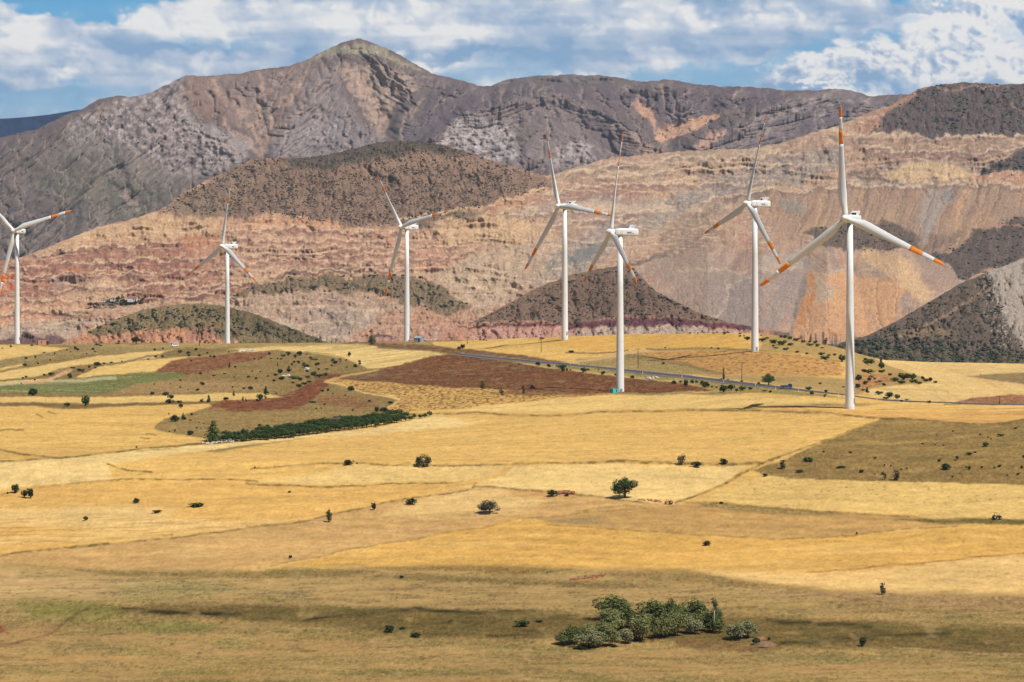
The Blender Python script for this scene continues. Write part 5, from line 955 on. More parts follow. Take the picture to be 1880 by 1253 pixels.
# --- trees
TR = {}
def copy_tree(o):
    c = o.copy(); C.objects.link(c)
    for ch in o.children: d = ch.copy(); C.objects.link(d); d.parent = c
    return c
def tree(name, kind, mat, var, u, p, w_, h_, label, group=None, sw=1.0):
    key = (kind, mat.name, var)
    if key not in TR: o = TR[key] = make_tree(name, kind, mat, 100 + len(TR) * 7 + var)
    else: o = copy_tree(TR[key]); o.name = name
    b = spot(u, p); s = b.y / F; o.location = b; o.rotation_euler = (0, 0, random.random() * 6.28); o.scale = (w_ * s * sw, w_ * s * sw, h_ * s * 1.03); tag(o, label, 'tree', group)
G = 'willow trees of the grove on the valley floor'
front = [(1033,1185,24,30,0,'small willow at the left tip of the grove'), (1047,1183,26,36,1,'second willow from the left tip of the grove, dark green crown'), (1059,1182,24,34,1,'third willow from the left tip of the grove, leaning against a pale one'), (1084,1190,44,37,2,'pale olive willow, frontmost of the grove'), (1082,1174,30,30,0,'willow behind the pale frontmost one, only its top showing'),
         (1110,1178,26,34,0,'grey-green willow right behind the pale frontmost one'), (1122,1186,32,36,0,'grey willow on the front edge left of the thin one'), (1150,1180,30,26,2,'thin see-through willow in the gap on the front edge'), (1178,1176,44,48,0,'broad tall willow in the middle of the front edge'), (1206,1172,22,38,0,'slim willow between two broad ones on the front edge'),
         (1221,1170,30,44,0,'round-topped willow right of the slim one on the front edge'), (1242,1167,30,48,0,'tallest pointed willow of the front edge'), (1267,1163,34,33,2,'grey low willow at the right part of the front edge'), (1283,1158,28,40,0,'pale-topped willow behind the grey low one'), (1307,1160,36,35,1,'green willow at the right end of the grove beside the birch foot')]
back_ = [(1122,1139,50,48,1,'broad dark willow at the upper left corner of the grove'), (1118,1156,46,40,0,'leaning willow below the broad corner one'), (1130,1161,40,33,0,'round willow filling the left middle of the grove'), (1112,1164,32,29,0,'low willow at the left middle edge of the grove'), (1151,1153,28,46,1,'open willow with bare stems beside the gap'), (1170,1153,28,33,1,'small dark willow deep inside the grove'),
         (1198,1149,44,50,1,'wide dark willow in the middle of the back row'), (1232,1147,24,48,1,'pointed willow in the back row right of the wide one'), (1250,1148,26,42,1,'narrow dark willow in the back row'), (1276,1147,40,48,1,'bushy willow towards the right of the back row'), (1314,1151,28,36,1,'dark willow behind the birch at the right end')]
mats = {0: M_willow, 1: M_willow2, 2: M_pale}
for i, (u, p, w_, h_, m, lab) in enumerate(back_ + front): tree('willow', 'willow', mats[m], i % 3, u, p, w_ * (1.18 if i < 11 else 1.0), h_, lab, G, 1.5)
tree('birch_tree', 'birch', M_willow2, 0, 1311, 1162, 66, 66, 'tall slim birch with white trunk at the right end of the grove')
tree('willow', 'round', M_pale, 0, 1352, 1175, 34, 34, 'pale round tree, left of the two standing alone right of the grove', None, 1.35); tree('willow', 'round', M_pale, 1, 1373, 1171, 32, 34, 'pale round tree, right of the two standing alone right of the grove', None, 1.35)
tree('field_tree', 'umbrella', M_dark, 0, 777, 856, 32, 24, 'dark umbrella-shaped tree on the field edge in the wheat'); tree('field_tree', 'round', M_grn, 0, 1147, 914, 40, 40, 'tall dark tree with a forked trunk on the field edge left of the orange tractor', None, 1.3)
M_hol = leaf_mat("grey_leaves", (.055, .062, .045), .45)
tree('field_tree', 'umbrella', M_hol, 1, 898.6, 943, 42, 29, 'grey-green domed tree on short trunk in the fallow field'); tree('field_tree', 'tall', M_dark, 0, 603, 959, 20, 23, 'small upright dark tree on the diagonal field edge', None, 1.2)
tree('round_tree', 'round', M_dark, 1, 250, 632.5, 18, 17, 'round dark tree on the crest left of the white minibus', None, 1.1); tree('poplar_tree', 'tall', M_grn, 1, 682.5, 633.5, 20, 29, 'tall dark green tree on the crest left of a turbine', None, 1.2)
tree('conifer', 'cone', M_grn, 0, 390.5, 811, 31, 40, 'big cone-shaped tree at the left end of the orchard row', None, 1.75)
tree('field_tree', 'round', M_dark, 2, 641, 656.5, 8, 12, 'thin small tree on the golden crest field edge'); tree('roadside_tree', 'round', M_grn, 2, 1411, 707.5, 26, 23, 'big round bushy tree above the road', None, 1.1)
tree('poplar_tree', 'tall', M_dark, 2, 1328.7, 698, 9, 26, 'narrow poplar-like tree beside the road'); tree('roadside_tree', 'tall', M_grn, 3, 886, 715, 15, 16, 'widest of the three small trees on the ploughed field edge', 'three small trees by the ploughed field', 1.2)
tree('roadside_tree', 'tall', M_grn, 4, 920.6, 725, 11, 13, 'middle and smallest of the three small trees by the ploughed field', 'three small trees by the ploughed field', 1.2); tree('roadside_tree', 'tall', M_grn, 5, 960.5, 723, 12, 15, 'rightmost of the three small trees by the ploughed field', 'three small trees by the ploughed field', 1.2)
# orchard row along the wheat
k = 0
edge = [(408,812),(450,811),(520,806),(560,800),(620,792),(680,786),(720,780),(760,771),(796,765)]
ea = np.array(edge, float); u = 410.0
while u < 794:
    y = float(np.interp(u, ea[:, 0], ea[:, 1])); hh = 13 if u < 520 else (16 if u < 740 else 10); ww = 12 if u < 740 else 8
    tree('orchard_tree', 'round', M_grn, 6 + k % 3, u + random.uniform(-2, 2), y - random.uniform(0, 3), ww * random.uniform(.9, 1.3), hh * random.uniform(.8, 1.15), 'small green tree in the front line of the orchard row along the wheat', 'orchard trees, front line', 1.5)
    if u < 745 and k % 1 == 0: tree('orchard_tree', 'round', M_grn, 6 + (k + 1) % 3, u + 4 + random.uniform(-2, 2), y - 8 - random.uniform(0, 3), 12 * random.uniform(.8, 1.3), 13 * random.uniform(.8, 1.2), 'small green tree in the back line of the orchard row', 'orchard trees, back line', 1.5)
    if 470 < u < 735: tree('orchard_tree', 'round', M_grn, 6 + (k + 2) % 3, u + random.uniform(-3, 3), y - 14 - random.uniform(0, 3), 12 * random.uniform(.8, 1.3), 12 * random.uniform(.8, 1.2), 'small green tree in the rear line of the orchard row', 'orchard trees, rear line', 1.4)
    u += 8.2; k += 1
# --- scrub too thick to count on the far hillsides
def ico():
    t_ = (1 + 5 ** .5) / 2; v = np.array([(-1,t_,0),(1,t_,0),(-1,-t_,0),(1,-t_,0),(0,-1,t_),(0,1,t_),(0,-1,-t_),(0,1,-t_),(t_,0,-1),(t_,0,1),(-t_,0,-1),(-t_,0,1)], float); v /= np.linalg.norm(v[0])
    f = np.array([(0,11,5),(0,5,1),(0,1,7),(0,7,10),(0,10,11),(1,5,9),(5,11,4),(11,10,2),(10,7,6),(7,1,8),(3,9,4),(3,4,2),(3,2,6),(3,6,8),(3,8,9),(4,9,5),(2,4,11),(6,2,10),(8,6,7),(9,8,1)]); return v, f
IV, IF = ico()
def scrub(name, sheetname, polys, n, smin, smax, mat, seed, clus=.0):
    r = np.random.RandomState(seed); us, Pg, D = SHEETS[sheetname]; Vs = []; Fs = []; k = 0
    a = np.array([q for pl in polys for q in pl], float); x0, y0 = a.min(0); x1, y1 = a.max(0)
    U_ = r.uniform(x0, x1, n * 8).astype(np.float32); P_2 = r.uniform(y0, y1, n * 8).astype(np.float32); m = np.zeros(len(U_), np.float32)
    for pl in polys: m = np.maximum(m, pmask(U_, P_2, pl, 4))
    dn = sst(-.35 + clus, .35 + clus, fbm(U_ / 26, P_2 / 14, 3, seed)); ok = r.rand(len(U_)) < m * dn
    U_, P_2 = U_[ok][:n], P_2[ok][:n]
    for u, p in zip(U_, P_2):
        j = int(np.clip(round((u - us[0]) / (us[1] - us[0])), 0, len(us) - 1))
        if p < Pg[-1, j] + 1 or p > Pg[0, j]: continue
        d = float(np.interp(p, Pg[::-1, j], D[::-1, j])); s = (smin + (smax - smin) * r.rand() ** 2.5) * d / F * .5
        c = np.array([(u - CX) / F * d, d, ZC - (p - HY) / F * d])
        v = IV * (1 + .25 * r.normal(size=(12, 1))) * np.array([s * r.uniform(.9, 1.5), s, s * .8]) + c + np.array([0, 0, s * .35]); Vs.append(v); Fs.append(IF + 12 * k); k += 1
    o = mesh_obj(name, np.concatenate(Vs), np.concatenate(Fs), mat, smooth=False); tag(o, kind='stuff'); return o
M_scr = leaf_mat("hill_scrub", (.040, .048, .028), .45); M_scr2 = leaf_mat("hill_scrub_brown", (.055, .048, .036), .4)
scrub('scrub', 'quarried_hillside', [DOME], 5200, 1.5, 4.2, M_scr2, 500); scrub('scrub', 'quarried_hillside', [E1P, [(770,400),(880,392),(905,398),(850,404),(740,405),(700,420),(780,416)], [(190,545),(255,548),(262,556),(175,565)]], 700, 2, 7, M_scr, 503, .05)
scrub('scrub', 'quarried_hillside', [[(1480,424),(1570,404),(1620,408),(1690,446),(1680,462),(1580,462)], [(1706,470),(1850,405),(2040,380),(2040,500),(1880,490),(1770,515)], [(1796,320),(1880,274),(2040,240),(2040,330)], [(1600,230),(1700,158),(2040,142),(2040,244),(1700,246)]], 1900, 1.8, 5.5, M_scr, 506)
scrub('scrub', 'dark_scrub_hill', [[(840,600),(985,532),(1070,500),(1175,487),(1300,578),(1330,592)]], 1000, 2, 5.5, M_scr, 509); scrub('scrub', 'right_scrub_hill', [[(1540,632),(1620,606),(1740,538),(1820,500),(1850,600),(1900,655),(2040,670),(1500,664)]], 1000, 2, 5.5, M_scr, 512)
scrub('scrub', 'right_scrub_hill', [[(1530,640),(1600,622),(1700,620),(1860,640),(2000,655),(2000,672),(1550,668)]], 900, 3, 8, M_scr, 515); scrub('scrub', 'low_scrub_mound', [[(140,616),(285,566),(380,562),(600,630),(400,612),(330,602)]], 520, 2, 6.5, M_scr, 518)
scrub('scrub', 'mountain_range', [[(-150,330),(150,300),(330,340),(250,440),(-150,470)], [(0,240),(300,180),(450,240),(420,300),(100,300)], [(760,170),(1200,160),(1500,200),(1300,270),(850,250)]], 1500, 1.4, 3.4, M_scr2, 521)
# ------------------------------------------------------------------ wind turbines
M_white = simple_mat("turbine_white", (.76, .76, .75), .35, .03, .3, .5); M_orange = simple_mat("signal_orange", (.86, .25, .015), .45, .06, .5); M_blk = simple_mat("black_opening", (.02, .02, .022), .6); M_blue = simple_mat("navy_lettering", (.02, .05, .12), .5); M_red = simple_mat("pale_red_mark", (.62, .30, .26), .5); M_grey = simple_mat("grey_metal", (.30, .31, .32), .5)
M_conc = simple_mat("concrete", (.35, .33, .29), .9, .15, 1.0)
def boxv(x0, x1, y0, y1, z0, z1, shear=0.0):
    v = [(x, y + shear * (z - z0), z) for x in (x0, x1) for y in (y0, y1) for z in (z0, z1)]
    return v, [(0, 1, 3, 2), (4, 6, 7, 5), (0, 4, 5, 1), (2, 3, 7, 6), (0, 2, 6, 4), (1, 5, 7, 3)]
def lathe(prof, sides=32, axis='z', cap=True):
    V = []; Fc = []
    for (h, r_) in prof:
        for k in range(sides):
            a = 2 * math.pi * k / sides; V.append((r_ * math.cos(a), r_ * math.sin(a), h) if axis == 'z' else (r_ * math.cos(a), h, r_ * math.sin(a)))
    for i in range(len(prof) - 1):
        for k in range(sides): k2 = (k + 1) % sides; Fc.append((i * sides + k, i * sides + k2, (i + 1) * sides + k2, (i + 1) * sides + k))
    if cap: Fc.append(tuple(range(sides))[::-1]); Fc.append(tuple((len(prof) - 1) * sides + k for k in range(sides)))
    return V, Fc
RB = 49.0
def blade_section(r_):
    f = r_ / RB
    ch = 1.14 * np.interp(f, [0, .04, .09, .18, .30, .5, .7, .9, .97, 1.0], [1.9, 1.9, 2.4, 3.55, 3.15, 2.4, 1.9, 1.5, 1.2, .3])
    th = np.interp(f, [0, .04, .10, .18, .4, .7, 1], [1.0, 1.0, .62, .36, .27, .24, .26]) * ch
    tw = R(np.interp(f, [0, .15, .4, 1], [14, 12, 5, -1])); rd = sst(.03, .16, f); pts = []
    n = 16
    for k in range(n):
        a = 2 * math.pi * k / n; cx = math.cos(a) * .5; cy = math.sin(a) * .5
        ax = cx - .20; ay = cy * (1 - .75 * max(0, -cx * 2) ** 1.2) if cx < 0 else cy
        x = ch * (cx * (1 - rd) + ax * rd); y = th * (cy * (1 - rd) + ay * rd)
        pts.append((x * math.cos(tw) - y * math.sin(tw), x * math.sin(tw) + y * math.cos(tw) + 1.6 * f * f, r_))
    return pts
def loft(r0, r1, n, capend=True):
    V = []; Fc = []
    for i in range(n + 1): V += blade_section(r0 + (r1 - r0) * i / n)
    for i in range(n):
        for k in range(16): k2 = (k + 1) % 16; Fc.append((i * 16 + k, i * 16 + k2, (i + 1) * 16 + k2, (i + 1) * 16 + k))
    Fc.append(tuple(range(16))[::-1]); Fc.append(tuple(n * 16 + k for k in range(16))); return V, Fc
HUBZ, OVER = 79.0, 4.6
def make_turbine():
    root = empty('wind_turbine', (0, 0, 0))
    prof = [(-14, 2.1), (0, 2.05), (.4, 2.0), (26, 1.78), (52, 1.5), (77.3, 1.2)]
    tw_ = mesh_obj('tower', *lathe(prof, 40), M_white, root)
    mesh_obj('door', *boxv(2.0, 2.12, -.5, .5, .6, 2.8), M_grey, tw_, smooth=False)
    for z, r_ in ((26, 1.78), (52, 1.5)): mesh_obj('flange', *lathe([(z, r_ + .03), (z + .12, r_ + .03)], 40), M_white, tw_)
    # nacelle: rounded-box sections from the rotor side (-y) to the rear
    secs = [(-2.7, 1.25, 1.35), (-2.3, 1.5, 1.6), (-.5, 1.75, 1.8), (6.6, 1.75, 1.8), (8.3, 1.65, 1.7), (9.0, 1.3, 1.4), (9.25, .7, .8)]
    V = []; Fc = []; n = 28
    for y, hw, hh in secs:
        for k in range(n):
            a = 2 * math.pi * (k + .5) / n; c, s_ = math.cos(a), math.sin(a); e = .38
            V.append((hw * math.copysign(abs(c) ** e, c), y, HUBZ + .15 + hh * math.copysign(abs(s_) ** e, s_)))
    for i in range(len(secs) - 1):
        for k in range(n): k2 = (k + 1) % n; Fc.append((i * n + k, (i + 1) * n + k, (i + 1) * n + k2, i * n + k2))
    Fc.append(tuple(range(n))); Fc.append(tuple((len(secs) - 1) * n + k for k in range(n))[::-1])
    na = mesh_obj('nacelle', V, Fc, M_white, root)
    zt = HUBZ + 1.95
    c1 = [boxv(-1.4, -1.15, 3.6, 3.95, zt - .1, zt + 1.2, .7), boxv(1.15, 1.4, 3.6, 3.95, zt - .1, zt + 1.2, .7), boxv(-1.4, -1.15, 4.3, 5.3, zt - .1, zt + 1.8, .75), boxv(1.15, 1.4, 4.3, 5.3, zt - .1, zt + 1.8, .75), boxv(-1.15, 1.15, 4.6, 4.8, zt + 1.45, zt + 1.78, .75), boxv(-1.4, -1.15, 5.9, 6.4, zt - .1, zt + 1.9, .8), boxv(1.15, 1.4, 5.9, 6.4, zt - .1, zt + 1.9, .8), boxv(-1.15, 1.15, 6.0, 6.15, zt - .1, zt + 1.85, .8)]
    mesh_obj('rear_cooler', *join(c1), M_white, na, smooth=False)
    mesh_obj('cooler_grille', *join([boxv(-1.13, 1.13, 3.7, 3.85, zt - .05, zt + 1.0, .7)]), M_blk, na, smooth=False)
    for sx in (1, -1):
        xs = (1.745, 1.775) if sx > 0 else (-1.775, -1.745); z0 = HUBZ - .75; L = []
        L.append(boxv(*xs, 3.0, 5.4, z0 + .72, z0 + .98))               # upper row, a dark run of small capitals
        for i, (a, b) in enumerate(((3.0, 3.22), (3.32, 3.52), (3.62, 3.84), (3.94, 4.12), (4.22, 4.44), (4.54, 4.72), (4.82, 5.04))): L.append(boxv(*xs, a, b, z0 + .52, z0 + .74))
        for i in range(8): y_ = 3.05 + i * .48; L.append(boxv(*xs, y_, y_ + .12, z0, z0 + .42)); L.append(boxv(*xs, y_ + .12, y_ + .34, z0 + (.3, 0, .15)[i % 3], z0 + (.3, 0, .15)[i % 3] + .11))
        mesh_obj('lettering', *join(L), M_blue, na, smooth=False)
        tr_ = []; P3 = [(-.9, HUBZ - 1.0), (.9, HUBZ - 1.0), (0, HUBZ + .75)]
        for (a, b) in ((0, 1), (1, 2), (2, 0)):
            ya, za = P3[a]; yb, zb = P3[b]; dy, dz = yb - ya, zb - za; l = math.hypot(dy, dz); ny, nz = -dz / l * .16, dy / l * .16
            q = [(ya, za), (yb, zb), (yb + ny, zb + nz), (ya + ny, za + nz)]; v = [(x, y_, z_) for x in xs for (y_, z_) in q]; tr_.append((v, [(0, 1, 2, 3), (7, 6, 5, 4), (0, 4, 5, 1), (1, 5, 6, 2), (2, 6, 7, 3), (3, 7, 4, 0)]))
        mesh_obj('triangle_mark', *join(tr_), M_red, na, smooth=False)
    hub = mesh_obj('hub', *lathe([(0, 1.35), (.9, 1.6), (2.2, 1.65), (3.3, 1.3), (4.2, .65), (4.55, .12)], 28, 'y'), M_white, root)
    bl = []
    for i in range(3):
        b = mesh_obj('blade', *join([loft(.9, .655 * RB, 24), loft(.775 * RB, .895 * RB, 6)]), M_white, root)
        if i == 0: m1, m2 = b.data, None
        s1 = mesh_obj('orange_band', *loft(.655 * RB, .775 * RB, 5), M_orange, b); s2 = mesh_obj('orange_tip', *loft(.895 * RB, RB, 8), M_orange, b)
        b['k'] = i; bl.append(b)
    return root
TAU = R(5)
def pose(root, yaw, th, pitch):
    root.rotation_euler = (0, 0, -R(yaw)); f = Vector((0, -math.cos(TAU), math.sin(TAU))); u = Vector((0, math.sin(TAU), math.cos(TAU))); s = Vector((1, 0, 0))
    hubc = Vector((0, -OVER, HUBZ + .25)); i = 0
    for ch in root.children:
        if ch.name.startswith('blade'):
            t = R(th + 120 * i); i += 1; d = u * math.cos(t) + s * math.sin(t); tg = s * math.cos(t) - u * math.sin(t); c = tg * math.cos(R(pitch)) + f * math.sin(R(pitch)); yv = d.cross(c)
            ch.matrix_local = Matrix(((c.x, yv.x, d.x, hubc.x), (c.y, yv.y, d.y, hubc.y), (c.z, yv.z, d.z, hubc.z), (0, 0, 0, 1)))
        elif ch.name.startswith('hub'):
            ch.location = hubc - f * 1.7; ch.rotation_euler = (math.pi - TAU, 0, 0)
def copy_turbine(o):
    c = o.copy(); C.objects.link(c)
    for ch in o.children:
        d = ch.copy(); C.objects.link(d); d.parent = c
        for g in ch.children: e = g.copy(); C.objects.link(e); e.parent = d
    return c
GT = 'white wind turbines with orange striped blades'
TURB = [(1560.5, 403, 1236, 30, -6, 14, 'nearest, rightmost white wind turbine, one blade straight up, standing beside the road'), (1138.5, 427, 1415, 74, 1, 18, 'white wind turbine beside the turquoise cabinet, seen nearly side-on'), (1386, 375, 1551, 64, 12, 18, 'white wind turbine on the scrubby knoll behind the road'),
        (1037, 380, 1773, 50, -22, 16, 'white wind turbine on the golden crest right of centre'), (747, 418, 1970, 50, -42, 16, 'white wind turbine beside the small grey shed'), (417.5, 453, 2187, 46, 3, 16, 'white wind turbine rising behind the dark scrub mound'), (31.5, 425, 2090, 24, 73, 12, 'leftmost white wind turbine, cut by the frame, left of the pink hut')]
proto = None
for i, (u, hy, D, yaw, th, pit, lab) in enumerate(TURB):
    o = make_turbine() if proto is None else copy_turbine(proto); proto = proto or o
    x = (u - CX) / F * D; z = ZC - (hy - HY) / F * D - HUBZ; o.location = (x, D, z); pose(o, yaw, th, pit); tag(o, lab, 'wind turbine', GT)
# ------------------------------------------------------------------ road
rp = [(838,651),(880,655),(907,658),(950,662),(1000,666.5),(1047,670.5),(1090,674.5),(1130,678.5),(1180,684),(1252,691.5),(1331,700.8),(1390,707.5),(1440,713.8),(1490,719),(1552,727),(1611,732.5),(1659,737),(1720,740.5),(1790,742.5),(1900,743.5),(2030,744)]
W3 = [spot(*q) for q in rp]; dense = []
for a, b in zip(W3[:-1], W3[1:]):
    n = max(2, int((b - a).length / 6)); dense += [a.lerp(b, k / n) for k in range(n)]
dense.append(W3[-1])
for _ in range(6): dense = [dense[0]] + [(dense[i - 1] + dense[i] * 2 + dense[i + 1]) / 4 for i in range(1, len(dense) - 1)] + [dense[-1]]
def ribbon(name, off0, off1, lift, mat, parent=None, dash=None):
    V = []; Fc = []; n = len(dense)
    for i, p in enumerate(dense):
        d = (dense[min(i + 1, n - 1)] - dense[max(i - 1, 0)]); nx, ny = -d.y, d.x; l = math.hypot(nx, ny); nx /= l; ny /= l
        for o_ in (off0, off1): e_ = (o_ / abs(o_)) * 5.2; z5 = ground_z(p.x + nx * e_, p.y + ny * e_); z0 = ground_z(p.x, p.y); V.append((p.x + nx * o_, p.y + ny * o_, z0 + (z5 - z0) * abs(o_) / 5.2 + .22 + lift))
    for i in range(n - 1):
        if dash and (i // dash) % 2: continue
        Fc.append((2 * i, 2 * i + 1, 2 * i + 3, 2 * i + 2))
    o = mesh_obj(name, V, Fc, mat, parent, smooth=False); return o
M_asph = simple_mat("asphalt", (.070, .060, .066), .9, .12, .3); M_shl = simple_mat("gravel_shoulder", (.27, .22, .15), .95, .15, .5); M_line = simple_mat("road_paint", (.7, .68, .62), .7)
tag(ribbon('road_shoulder', -3.9, 3.9, -.05, M_shl), kind='structure'); tag(ribbon('road', -3.1, 3.1, .02, M_asph), kind='structure')
tag(ribbon('road_edge_line', -2.9, -2.8, .03, M_line), kind='structure'); tag(ribbon('road_edge_line', 2.8, 2.9, .03, M_line), kind='structure')
# white marker posts beside the road
pm = None
for i, (u, p) in enumerate([(1047,671),(1063,672),(1180,687),(1252,694),(1329,702.5),(1387,709),(1424,716),(1466,720),(1540,728.5),(1610,735)]):
    if pm is None:
        v1 = boxv(-.06, .06, -.06, .06, 0, 1.15); o = empty('marker_post', (0, 0, 0)); mesh_obj('post', *v1, simple_mat("white_plastic", (.75, .74, .7), .5), o, smooth=False); mesh_obj('reflector', *boxv(-.05, .05, -.075, -.062, .85, 1.0), M_red, o, smooth=False); pm = o
    else: o = copy_tree(pm)
    o.location = spot(u, p); o.scale = (2.2, 2.2, 1.2); tag(o, 'thin white marker post at the roadside', 'post', 'white marker posts along the road')
# ------------------------------------------------------------------ power poles
M_wood = simple_mat("pole_wood", (.10, .065, .045), .9, .2, 2); M_mast = simple_mat("pale_mast", (.35, .30, .27), .8, .15, 2)
def pole(u, top, base, mat, label, arms=1, hid=None):
    b = spot(u, base); hgt = (base - top) * b.y / F; o = empty('power_pole', b, R(random.uniform(-20, 20)))
    mesh_obj('pole', *tube([(0, 0, -.5), (0, 0, hgt)], [.20, .13], 10), mat, o)
    for k in range(arms): z = hgt - .35 - k * .9; mesh_obj('crossarm', *boxv(-1.3, 1.3, -.08, .08, z - .08, z + .08), mat, o, smooth=False)
    for x in (-1.15, 0, 1.15): mesh_obj('insulator', *lathe([(hgt - .26, .07), (hgt - .1, .10), (hgt + .12, .05)] if x else [(hgt + .01, .07), (hgt + .14, .10), (hgt + .36, .05)], 8), M_grey, o).location = (x, 0, 0)
    tag(o, label, 'power pole', 'power poles'); return o
pole(993.5, 613, 647, M_wood, 'brown power pole on the golden crest field, left of the turbine', 1); pole(858, 595, 632, M_mast, 'thin pale power pole on the crest right of the grey shed', 1); pole(1171.5, 640, 675, M_wood, 'brown power pole right of the side-on turbine'); pole(1362, 665, 701, M_wood, 'brown power pole between narrow poplar and round roadside tree')
pole(519, 601, 631, M_wood, 'dark power pole at the foot of the scrub mound'); pole(643, 603, 632, M_mast, 'thin pale power pole left of the tall crest tree'); pole(366, 609, 636, M_wood, 'double-armed pole right of the white minibus', 2); pole(428, 622, 632, M_wood, 'short pole just right of a turbine foot'); pole(752, 596, 628, M_mast, 'thin pole in front of the turbine next to the grey shed'); pole(1835, 727, 741, M_wood, 'short dark pole at the far right field edge'); pole(391, 624, 633, M_wood, 'tiny post left of a turbine foot')
# ------------------------------------------------------------------ small buildings and vehicles
def quadhouse(name, u, p, wpx, hpx, dep, wall, roofm, label, cat, rot, openings, gable=0.0, roofover=.2):
    b = spot(u, p); s = b.y / F; w_ = wpx * s; h_ = hpx * s; o = empty(name, b, R(rot)); W = w_ / 2; Dp = dep / 2
    if gable: V = [(-W, -Dp, -.8), (W, -Dp, -.8), (W, Dp, -.8), (-W, Dp, -.8), (-W, -Dp, h_), (W, -Dp, h_), (W, Dp, h_), (-W, Dp, h_), (-W, 0, h_ + gable), (W, 0, h_ + gable)]; Fc = [(0, 1, 5, 4), (1, 2, 6, 9, 5), (2, 3, 7, 6), (3, 0, 4, 8, 7), (0, 3, 2, 1)]
    else: V, Fc = boxv(-W, W, -Dp, Dp, -.8, h_)
    mesh_obj('wall', V, Fc, wall, o, smooth=False); r = roofover
    if gable:
        for s_ in (-1, 1): mesh_obj('roof', [(-W - r, s_ * (Dp + r), h_ - r * gable / Dp + .02), (W + r, s_ * (Dp + r), h_ - r * gable / Dp + .02), (W + r, 0, h_ + gable + .02), (-W - r, 0, h_ + gable + .02), (-W - r, s_ * (Dp + r), h_ - r * gable / Dp + .14), (W + r, s_ * (Dp + r), h_ - r * gable / Dp + .14), (W + r, 0, h_ + gable + .14), (-W - r, 0, h_ + gable + .14)], [(0, 1, 2, 3), (4, 7, 6, 5), (0, 4, 5, 1), (2, 6, 7, 3), (1, 5, 6, 2), (0, 3, 7, 4)], roofm, o, smooth=False)
    else: mesh_obj('roof', *boxv(-W - r, W + r, -Dp - r, Dp + r, h_ + .003, h_ + .15), roofm, o, smooth=False)
    for nm, x0, x1, z0, z1 in openings: mesh_obj(nm, *boxv(x0 * W, x1 * W, -Dp - .04, -Dp + .05, z0 * h_, z1 * h_), M_blk, o, smooth=False)
    tag(o, label, cat); return o
M_pink = simple_mat("pink_block", (.55, .26, .17), .9, .12, 1); M_tile = simple_mat("red_tiles", (.24, .10, .08), .85, .2, 2); M_wh = simple_mat("white_render", (.65, .62, .58), .8, .1, 1); M_tin = simple_mat("grey_tin", (.28, .32, .36), .5, .15, 1); M_brn = simple_mat("brown_sheet", (.10, .055, .05), .8, .2, 1); M_tq = simple_mat("turquoise_paint", (.05, .48, .48), .45, .08, 1)
quadhouse('flat_roofed_hut', 77, 633, 16, 7.5, 5, M_pink, M_pink, 'pink block hut with flat roof on the crest at left', 'hut', 18, [('window', -.35, -.05, .35, .75)], roofover=.05)
quadhouse('open_shed', 87, 633, 5, 6.5, 3, M_brn, M_pink, 'dark open lean-to against the right side of the pink hut', 'shed', 0, [('door', -.7, .7, .0, .85)], roofover=.1)
quadhouse('grey_shed', 769, 628, 13, 7, 6, M_tin, M_tin, 'small grey tin shed right of a turbine foot', 'shed', -20, [('door', .3, .7, 0, .8)], gable=1.0)
quadhouse('white_cabin', 607.5, 630, 5, 4, 2.4, M_wh, M_wh, 'tiny white cabin on the crest left of the tall tree', 'cabin', 10, [('door', -.2, .4, 0, .8)])
quadhouse('barn', 616, 776, 17, 6, 4, M_brn, M_brn, 'low brown-roofed barn behind the orchard row', 'barn', 6, [('door', -.9, -.55, 0, .8)], gable=.7)
quadhouse('turquoise_cabinet', 1127, 721.5, 16, 7, 3, M_tq, M_tq, 'turquoise transformer cabinet at the foot of the side-on turbine', 'transformer cabinet', 38, [('door', .35, .65, .15, .85)], roofover=.06)
for q in bpy.data.objects:
    if q.name.startswith('turquoise_cabinet'): q.scale = (.72, .8, 1)
def at_sheet(o, sh, u, p): o.location = sheet_spot(sh, u, p) + Vector((0, -1.5, 0)); return o
h1 = quadhouse('farmhouse', 240, 640, 18, 6, 8, M_wh, M_tile, 'red-roofed house among dark trees below the quarry benches', 'house', 0, [('window', .2, .45, .3, .7), ('door', .6, .8, 0, .7)], gable=1.2); h1.scale = (2.0,) * 3; at_sheet(h1, 'quarried_hillside', 244, 553)
h2 = quadhouse('long_shed', 205, 640, 16, 3.2, 5, M_wh, M_tile, 'long low red-roofed shed left of the farmhouse', 'shed', 5, [('door', -.2, 0, 0, .8)], gable=.5); h2.scale = (1.9,) * 3; at_sheet(h2, 'quarried_hillside', 210, 552)
h3 = quadhouse('white_container', 187, 640, 12, 3.4, 3, M_wh, M_wh, 'bright white site container left of the long shed', 'container', 8, [('window', -.5, -.2, .4, .8), ('door', .4, .6, 0, .8)]); h3.scale = (1.9,) * 3; at_sheet(h3, 'quarried_hillside', 188, 554)
farm_tree = lambda u, p, w_, h_, lab: None
for (u, p, w_, h_, lab) in ((168, 563, 13, 8, 'leftmost dark tree below the white container'), (178, 562, 11, 7, 'second dark tree below the white container'), (219, 553, 11, 9, 'dark tree between long shed and farmhouse'), (228, 556, 14, 7, 'low dark tree in front of the farmhouse, left'), (208, 559, 12, 6, 'low dark tree in front of the long shed'), (250, 558, 8, 6, 'dark tree at the right corner of the farmhouse')):
    o = copy_tree(TR[('round', M_dark.name, 1)]); o.name = 'round_tree'; b = sheet_spot('quarried_hillside', u, p); s = b.y / F; o.location = b + Vector((0, -6, 0)); o.scale = (w_ * s * 1.1, w_ * s * 1.1, h_ * s * 1.1); tag(o, lab, 'tree')
